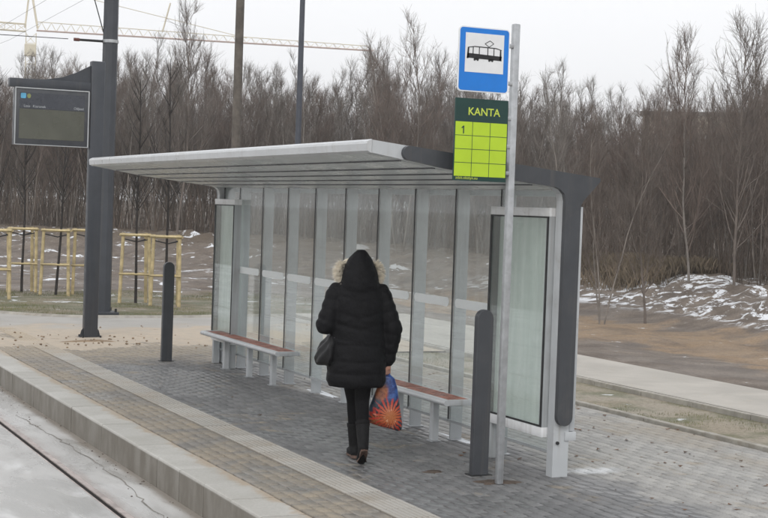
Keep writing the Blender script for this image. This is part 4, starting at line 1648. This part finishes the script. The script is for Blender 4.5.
body.capsule((0, 0, .92), (0, 0, 1.28), .115, .12)
body.capsule((-.12, 0, 1.34), (.12, 0, 1.34), .055, .055)
body.capsule((-.06, 0, .90), (.06, 0, .90), .10, .10)
for sh_, el, wr in ((Rsh, Rel, Rwr), (Lsh, Lel, Lwr)):
    body.capsule(sh_, el, .045, .038)
    body.capsule(el, wr, .038, .026)
for hp, kn, an in ((Rhip, Rkn, Ran), (Lhip, Lkn, Lan)):
    body.capsule(hp, kn, .078, .050)
    body.capsule(kn, an, .050, .034)
# right hand closed on the bag handles, left hand relaxed in front
def hand(mb, wr, d, palm_n, side, curl):
    wr, d, pn = Vector(wr), Vector(d).normalized(), Vector(palm_n).normalized()
    sd_ = d.cross(pn).normalized()
    k = wr + d * .085
    mb.capsule(wr, wr + d * .04, .024, .026, 10)
    for i in range(4):
        o_ = sd_ * ((i - 1.5) * .0195)
        mb.capsule(wr + d * .025 + o_ * .8, k + o_, .014, .0125, 8)
        L3 = [.036, .041, .039, .030][i]
        p = k + o_
        dd = d.copy()
        for j in range(3):
            dd = (dd * math.cos(curl) + pn * math.sin(curl)).normalized()
            pn2 = (pn * math.cos(curl) - d * math.sin(curl)).normalized()
            q = p + dd * L3 * (1 - .2 * j)
            mb.capsule(p, q, .0098 - .0008 * j, .0090 - .0008 * j, 8)
            p = q
            ax = sd_
            dd = dd
            pn = pn2 if False else pn
        # next finger
    t0 = wr + d * .025 + sd_ * (side * .026)
    t1 = t0 + d * .034 + sd_ * (side * .020) + pn * .014
    t2 = t1 + d * .026 - sd_ * (side * .008) + pn * .022
    mb.capsule(t0, t1, .0125, .0110, 8)
    mb.capsule(t1, t2, .0108, .0090, 8)


hand(body, Rwr, (-.05, .02, -1), (-.75, .65, 0), 1, .75)
hand(body, Lwr, (.75, .6, -.1), (0.1, -.2, -1), -1, .35)
bme_ = voxel(body, .0055, 4, 'body')
link('body', bme_, M['skin'], ps)

# trousers and boots
trs = MB()
for hp, kn, an in ((Rhip, Rkn, Ran), (Lhip, Lkn, Lan)):
    trs.capsule(hp, kn, .090, .060)
    a2 = Vector(kn).lerp(Vector(an), .80)
    trs.capsule(kn, a2, .060, .046)
trs.capsule((-.06, 0, .88), (.06, 0, .88), .125, .125)
link('trousers', voxel(trs, .011, 5, 'trousers'), M['trouser'], ps)


def boot(an, heel, ball_, toe, sl_n, name='boot'):
    an, heel, ball_, toe = map(Vector, (an, heel, ball_, toe))
    b = MB()
    kn_dir = (Vector(an) - (heel + ball_) / 2).normalized()
    return an, heel, ball_, toe


def make_boot(kn, an, heel, ball_, toe):
    kn, an, heel, ball_, toe = map(Vector, (kn, an, heel, ball_, toe))
    d = (kn - an).normalized()
    b = MB()
    b.capsule(an + d * .16, an, .056, .046)
    b.capsule(an, heel + (an - heel) * .35, .046, .040)
    fn = (an - heel).normalized()
    b.capsule(heel + fn * .034, ball_ + fn * .030, .036, .042)
    b.capsule(ball_ + fn * .030, toe + fn * .024, .042, .028)
    o = link('boot', voxel(b, .008, 4, 'boot'), M['boot'], ps)
    cf = MB()
    cf.tube([an + d * .165, an + d * .195], [.058, .060], 16)
    link('cuff', cf.mesh('cuff', True), M['boot'], o)
    s = MB()
    ff = (ball_ - heel).normalized()
    side = ff.cross(fn).normalized()
    outline = [(-.015, .0), (-.005, .026), (.05, .030), (.11, .026), (.165, .040), (.20, .040), (.245, .022), (.255, 0)]
    outline = outline + [(a, -w_) for a, w_ in outline[-2:0:-1]]
    L_ = (ball_ - heel).length
    top, bot = [], []
    for a, w_ in outline:
        if a <= .165:
            base = heel + ff * (a / .165 * L_)
            nn_ = fn
        else:
            t = (a - .165) / .09
            base = ball_.lerp(toe, t)
            nn_ = fn
        thick = .028 if a < .07 else .014
        top.append(base + side * w_ + nn_ * .004)
        bot.append(base + side * w_ - nn_ * thick)
    s.loft([bot, top])
    link('sole', s.mesh('sole', False), M['sole'], o)


make_boot(Rkn, Ran, (.048, -.262, .135), (.048, -.150, .022), (.052, -.075, .017))
make_boot(Lkn, Lan, (.026, .090, .030), (.020, .255, .016), (.016, .335, .016))

# coat: torso, sleeves and hood melted together, then quilted
ct = MB()
secs = [(.605, .225, .165), (.66, .240, .178), (.78, .238, .176), (.92, .228, .165), (1.06, .215, .150), (1.20, .212, .150), (1.31, .208, .142), (1.375, .190, .128), (1.425, .140, .11), (1.47, .09, .09)]
rings = []
for z, rx, ry in secs:
    rings.append([(rx * math.copysign(abs(math.cos(a)) ** .85, math.cos(a)), ry * math.copysign(abs(math.sin(a)) ** .85, math.sin(a)), z) for a in np.linspace(0, 2 * math.pi, 36, endpoint=False)])
ct.loft(rings)
for sh_, el, wr in ((Rsh, Rel, Rwr), (Lsh, Lel, Lwr)):
    ct.capsule(sh_, el, .074, .078)
    w2 = Vector(el).lerp(Vector(wr), .93)
    ct.capsule(el, w2, .078, .054)
# hood shell
hrings = []
for z, rx, ry, cy_h in [(1.39, .150, .110, -.03), (1.43, .158, .118, -.03), (1.48, .152, .128, -.015), (1.54, .138, .132, 0), (1.60, .115, .122, .01), (1.65, .088, .10, .01), (1.69, .058, .07, .0), (1.715, .026, .03, -.01)]:
    hrings.append([(.004 + rx * math.cos(a), cy_h + ry * math.sin(a), z) for a in np.linspace(0, 2 * math.pi, 30, endpoint=False)])
ct.loft(hrings)
cme = voxel(ct, .0105, 6, 'coat')
nv = len(cme.vertices)
co = np.zeros(nv * 3)
cme.vertices.foreach_get('co', co)
co = co.reshape(-1, 3)
nr = np.zeros(nv * 3)
cme.vertices.foreach_get('normal', nr)
nr = nr.reshape(-1, 3)


def arm_param(co, ch):
    best = np.full(len(co), 9.)
    par = np.zeros(len(co))
    acc = 0
    for a, b in zip(ch, ch[1:]):
        a, b = np.array(a), np.array(b)
        L_ = np.linalg.norm(b - a)
        t = np.clip(((co - a) @ (b - a)) / L_ ** 2, 0, 1)
        d = np.linalg.norm(co - (a + t[:, None] * (b - a)), axis=1)
        m = d < best
        best[m] = d[m]
        par[m] = acc + t[m] * L_
        acc += L_
    return best, par


dR, pR = arm_param(co, [Rsh, Rel, Rwr])
dL, pL = arm_param(co, [Lsh, Lel, Lwr])
arm = np.where(np.minimum(dR, dL) < .095, 1, 0) * (np.abs(co[:, 0]) > .17)
par = np.where(dR < dL, pR, pL)
zz = co[:, 2] - .28 * np.abs(co[:, 0]) * np.where(co[:, 2] > .98, 1, .15)
s_t = zz / .118 + .12 * np.sin(zz * 17)
s_a = par / .085
ph = np.where(arm > 0, s_a, s_t)
q = np.abs(np.sin(np.pi * ph)) ** .55
isq = np.where(co[:, 2] < 1.40, 1, .25)
rip = np.array([mnoise.noise(Vector((p[0] * 14, p[1] * 14, p[2] * 26))) for p in co])
co2 = co + nr * ((.0085 * q - .006) * isq + .005 * rip)[:, None]
cme.vertices.foreach_set('co', co2.ravel())
cme.update()
coat = link('coat', cme, M['coat'], ps)
# fur trim: many hairs standing off the rim of the hood opening
VF, FFc, n_ = [], [], 0
rr_ = random.Random(2)
for i in range(5200):
    t = rr_.choice([-1, 1]) * rr_.uniform(.55, 2.35)
    rx, rz = .165, .125
    c0 = Vector((math.sin(t) * rx, .045 + rr_.gauss(0, .020) + .015 * math.cos(t), 1.530 + math.cos(t) * rz))
    out = Vector((math.sin(t), -.25, math.cos(t))).normalized()
    if abs(t) < .55 and rr_.random() < .5:
        continue
    L_ = rr_.uniform(.035, .072) * (1.1 if abs(t) > .9 else .45)
    dv = (out + Vector((rr_.gauss(0, .45), rr_.gauss(-.1, .45), rr_.gauss(-.15, .45)))).normalized() * L_
    sd2 = dv.cross(Vector((rr_.random(), rr_.random(), rr_.random()))).normalized() * .0016
    c0 = c0 - out * .016
    VF += [c0 - sd2, c0 + sd2, c0 + dv * .6 + sd2 * .6 + Vector((0, 0, -.003)), c0 + dv + Vector((0, 0, -.010))]
    FFc += [(n_, n_ + 1, n_ + 2), (n_, n_ + 2, n_ + 3)]
    n_ += 4
link('fur_trim', np_mesh('fur_trim', np.array([tuple(v) for v in VF]), np.array(FFc), M['fur']), None, coat)
fr_ = MB()
pts = [(math.sin(t) * .152, .060 + .015 * math.cos(t), 1.530 + math.cos(t) * .112) for t in np.linspace(-2.35, 2.35, 40)]
fr_.tube(pts, [.012 + .014 * min(1, abs(t) / 1.2) for t in np.linspace(-2.35, 2.35, 40)], 10)
link('fur_roll', fr_.mesh('fur_roll', True), M['fur'], coat)
hr = MB()
hr.ball(Hd + Vector((0, -.012, .018)), (.082, .092, .106))
link('hair', voxel(hr, .009, 2, 'hair'), M['hair'], ps)

# handbag on the left shoulder
def pw(p):
    c, s = math.cos(PRZ), math.sin(PRZ)
    return Vector((PLOC[0] + p[0] * c - p[1] * s, PLOC[1] + p[0] * s + p[1] * c, p[2]))


hb = thing('handbag', 'slouchy black leather handbag hanging at the walking person\'s left side', 'handbag', tuple(pw((-.262, .01, .78))), PRZ + R(12))
hbm = MB()
rings = []
for k, (z, w_, d_, ox) in enumerate([(0, .10, .035, -.012), (.012, .125, .05, -.01), (.06, .14, .062, 0), (.13, .135, .060, .02), (.19, .115, .048, .04), (.23, .085, .030, .055), (.245, .06, .018, .06)]):
    rings.append([(ox + d_ * math.cos(a) + .012 * math.sin(3 * a + k), w_ * math.sin(a), z + .015 * math.sin(2 * a)) for a in np.linspace(0, 2 * math.pi, 28, endpoint=False)])
hbm.loft(rings)
hbo = link('pouch', voxel(hbm, .008, 3, 'pouch'), M['leather'], hb)
co = np.zeros(len(hbo.data.vertices) * 3)
hbo.data.vertices.foreach_get('co', co)
co = co.reshape(-1, 3)
co[:, 0] += .006 * np.sin(co[:, 1] * 60 + co[:, 2] * 40)
hbo.data.vertices.foreach_set('co', co.ravel())
zp = MB().tube([(.05, -.10, .225), (.062, 0, .247), (.05, .10, .225)], .006, 6)
link('zip', zp.mesh('zip', True), M['galv'], hb)
strap = MB()
for s in (-1, 1):
    strap.tube([(.05, s * .085, .22), (.065, s * .09, .34), (.092, s * .085, .50), (.108, s * .05, .62), (.112, 0, .668)], .010, 6, True, .5)
link('strap', strap.mesh('strap', True), M['leather'], hb)


# printed shopping bag in the right hand
def bag_mat():
    g = NG('printed_plastic_bag')
    v = g.objc()
    x, y, z = g.xyz(v)
    n = g.noise(22, 5, .65, v)
    n2 = g.noise(9, 4, .6, v, .6)

    def polar(cx, cz):
        dx = g.math('SUBTRACT', g.add(x, g.mul(g.math('SUBTRACT', n2, .5), .05)), cx)
        dz = g.math('SUBTRACT', g.add(z, g.mul(g.math('SUBTRACT', n, .5), .03)), cz)
        return g.math('SQRT', g.add(g.mul(dx, dx), g.mul(dz, dz))), g.math('ARCTAN2', dz, dx)
    base = g.mix(g.ramp(n2, .42, .6), (.008, .012, .02), (.02, .045, .07))
    blue = g.mul(g.ramp(z, .20, .27), g.ramp(g.add(x, g.mul(n2, .1)), .03, .06))
    base = g.mix(blue, base, g.mix(g.ramp(n, .35, .65), (.005, .018, .12), (.04, .11, .34)))
    # orange bloom above left
    r2_, a2_ = polar(-.03, .29)
    m2 = g.mul(g.ramp(g.add(r2_, g.mul(n2, .08)), .13, .08), g.ramp(x, .03, .0))
    col = g.mix(m2, base, g.mix(g.ramp(n, .3, .7), (.13, .025, .012), (.42, .14, .05)))
    for cx, cz, rad, pet, k in ((-.07, .06, .11, 13, .5), (.035, .10, .155, 21, .78)):
        r_1, a_1 = polar(cx, cz)
        pt = g.math('ABSOLUTE', g.math('SINE', g.add(g.mul(a_1, pet / 2), g.mul(n2, 4.))))
        ln_ = g.n('ShaderNodeTexNoise', noise_dimensions='1D')
        g.put(ln_.inputs['W'], g.mul(a_1, 3.1))
        lim = g.mul(g.add(g.mul(g.mul(pt, pt), .55), .45), g.mul(g.add(ln_.outputs[0], .55), rad))
        m = g.ramp(g.math('SUBTRACT', lim, r_1), -.005, .012)
        c = g.mix(g.ramp(r_1, .02, rad * .8), cmul((.66, .22, .07), k), cmul((.55, .045, .028), k))
        c = g.mix(g.ramp(pt, .75, .15, 0, .85), c, (.10, .012, .010))
        c = g.mix(g.ramp(n, .56, .70, 0, .8), c, cmul((.85, .50, .32), k))
        col = g.mix(m, col, c)
    col = g.mix(g.ramp(n, .68, .76, 0, .6), col, (.45, .34, .26))
    g.bump(g.noise(14, 4, .6, v, .8), .5, .012)
    return g.fin(col, .28)


M['bag'] = bag_mat()
hp_ = pw((.255, .035, .268))
sb = thing('shopping_bag', 'printed plastic shopping bag with red and orange flowers in the person\'s right hand', 'shopping bag', tuple(hp_), PRZ - R(4))
rings = []
for k, (z, w_, d_, ox) in enumerate([(0, .105, .030, .0), (.008, .138, .050, -.002), (.06, .146, .066, -.004), (.15, .128, .060, -.002), (.24, .105, .047, .004), (.33, .082, .034, .010), (.40, .060, .022, .008), (.425, .035, .014, .004)]):
    rg = []
    for a in np.linspace(0, 2 * math.pi, 40, endpoint=False):
        c, s = math.cos(a), math.sin(a)
        wob_ = 1 + .05 * math.sin(5 * a + k * 1.3) + .04 * math.sin(9 * a - k * 2)
        drop = -.03 * max(0, c) * (1 - z / .43) + .035 * max(0, -c) * (1 - z / .43)
        rg.append((ox + w_ * math.copysign(abs(c) ** .7, c), d_ * wob_ * math.copysign(abs(s) ** .8, s), z + drop + .006))
    rings.append(rg)
bg_ = MB().loft(rings)
o = link('bag_body', bg_.mesh('bag_body', 'all'), M['bag'], sb)
for s in (-1, 1):
    hd = MB().tube([(s * .03, 0, .415), (s * .018, .004, .45), (0, .008, .472)], [.011, .008, .007], 8)
    link('handle', hd.mesh('handle', True), M['bag'], sb)
print('trees', cnt, 'objects', len(bpy.data.objects))
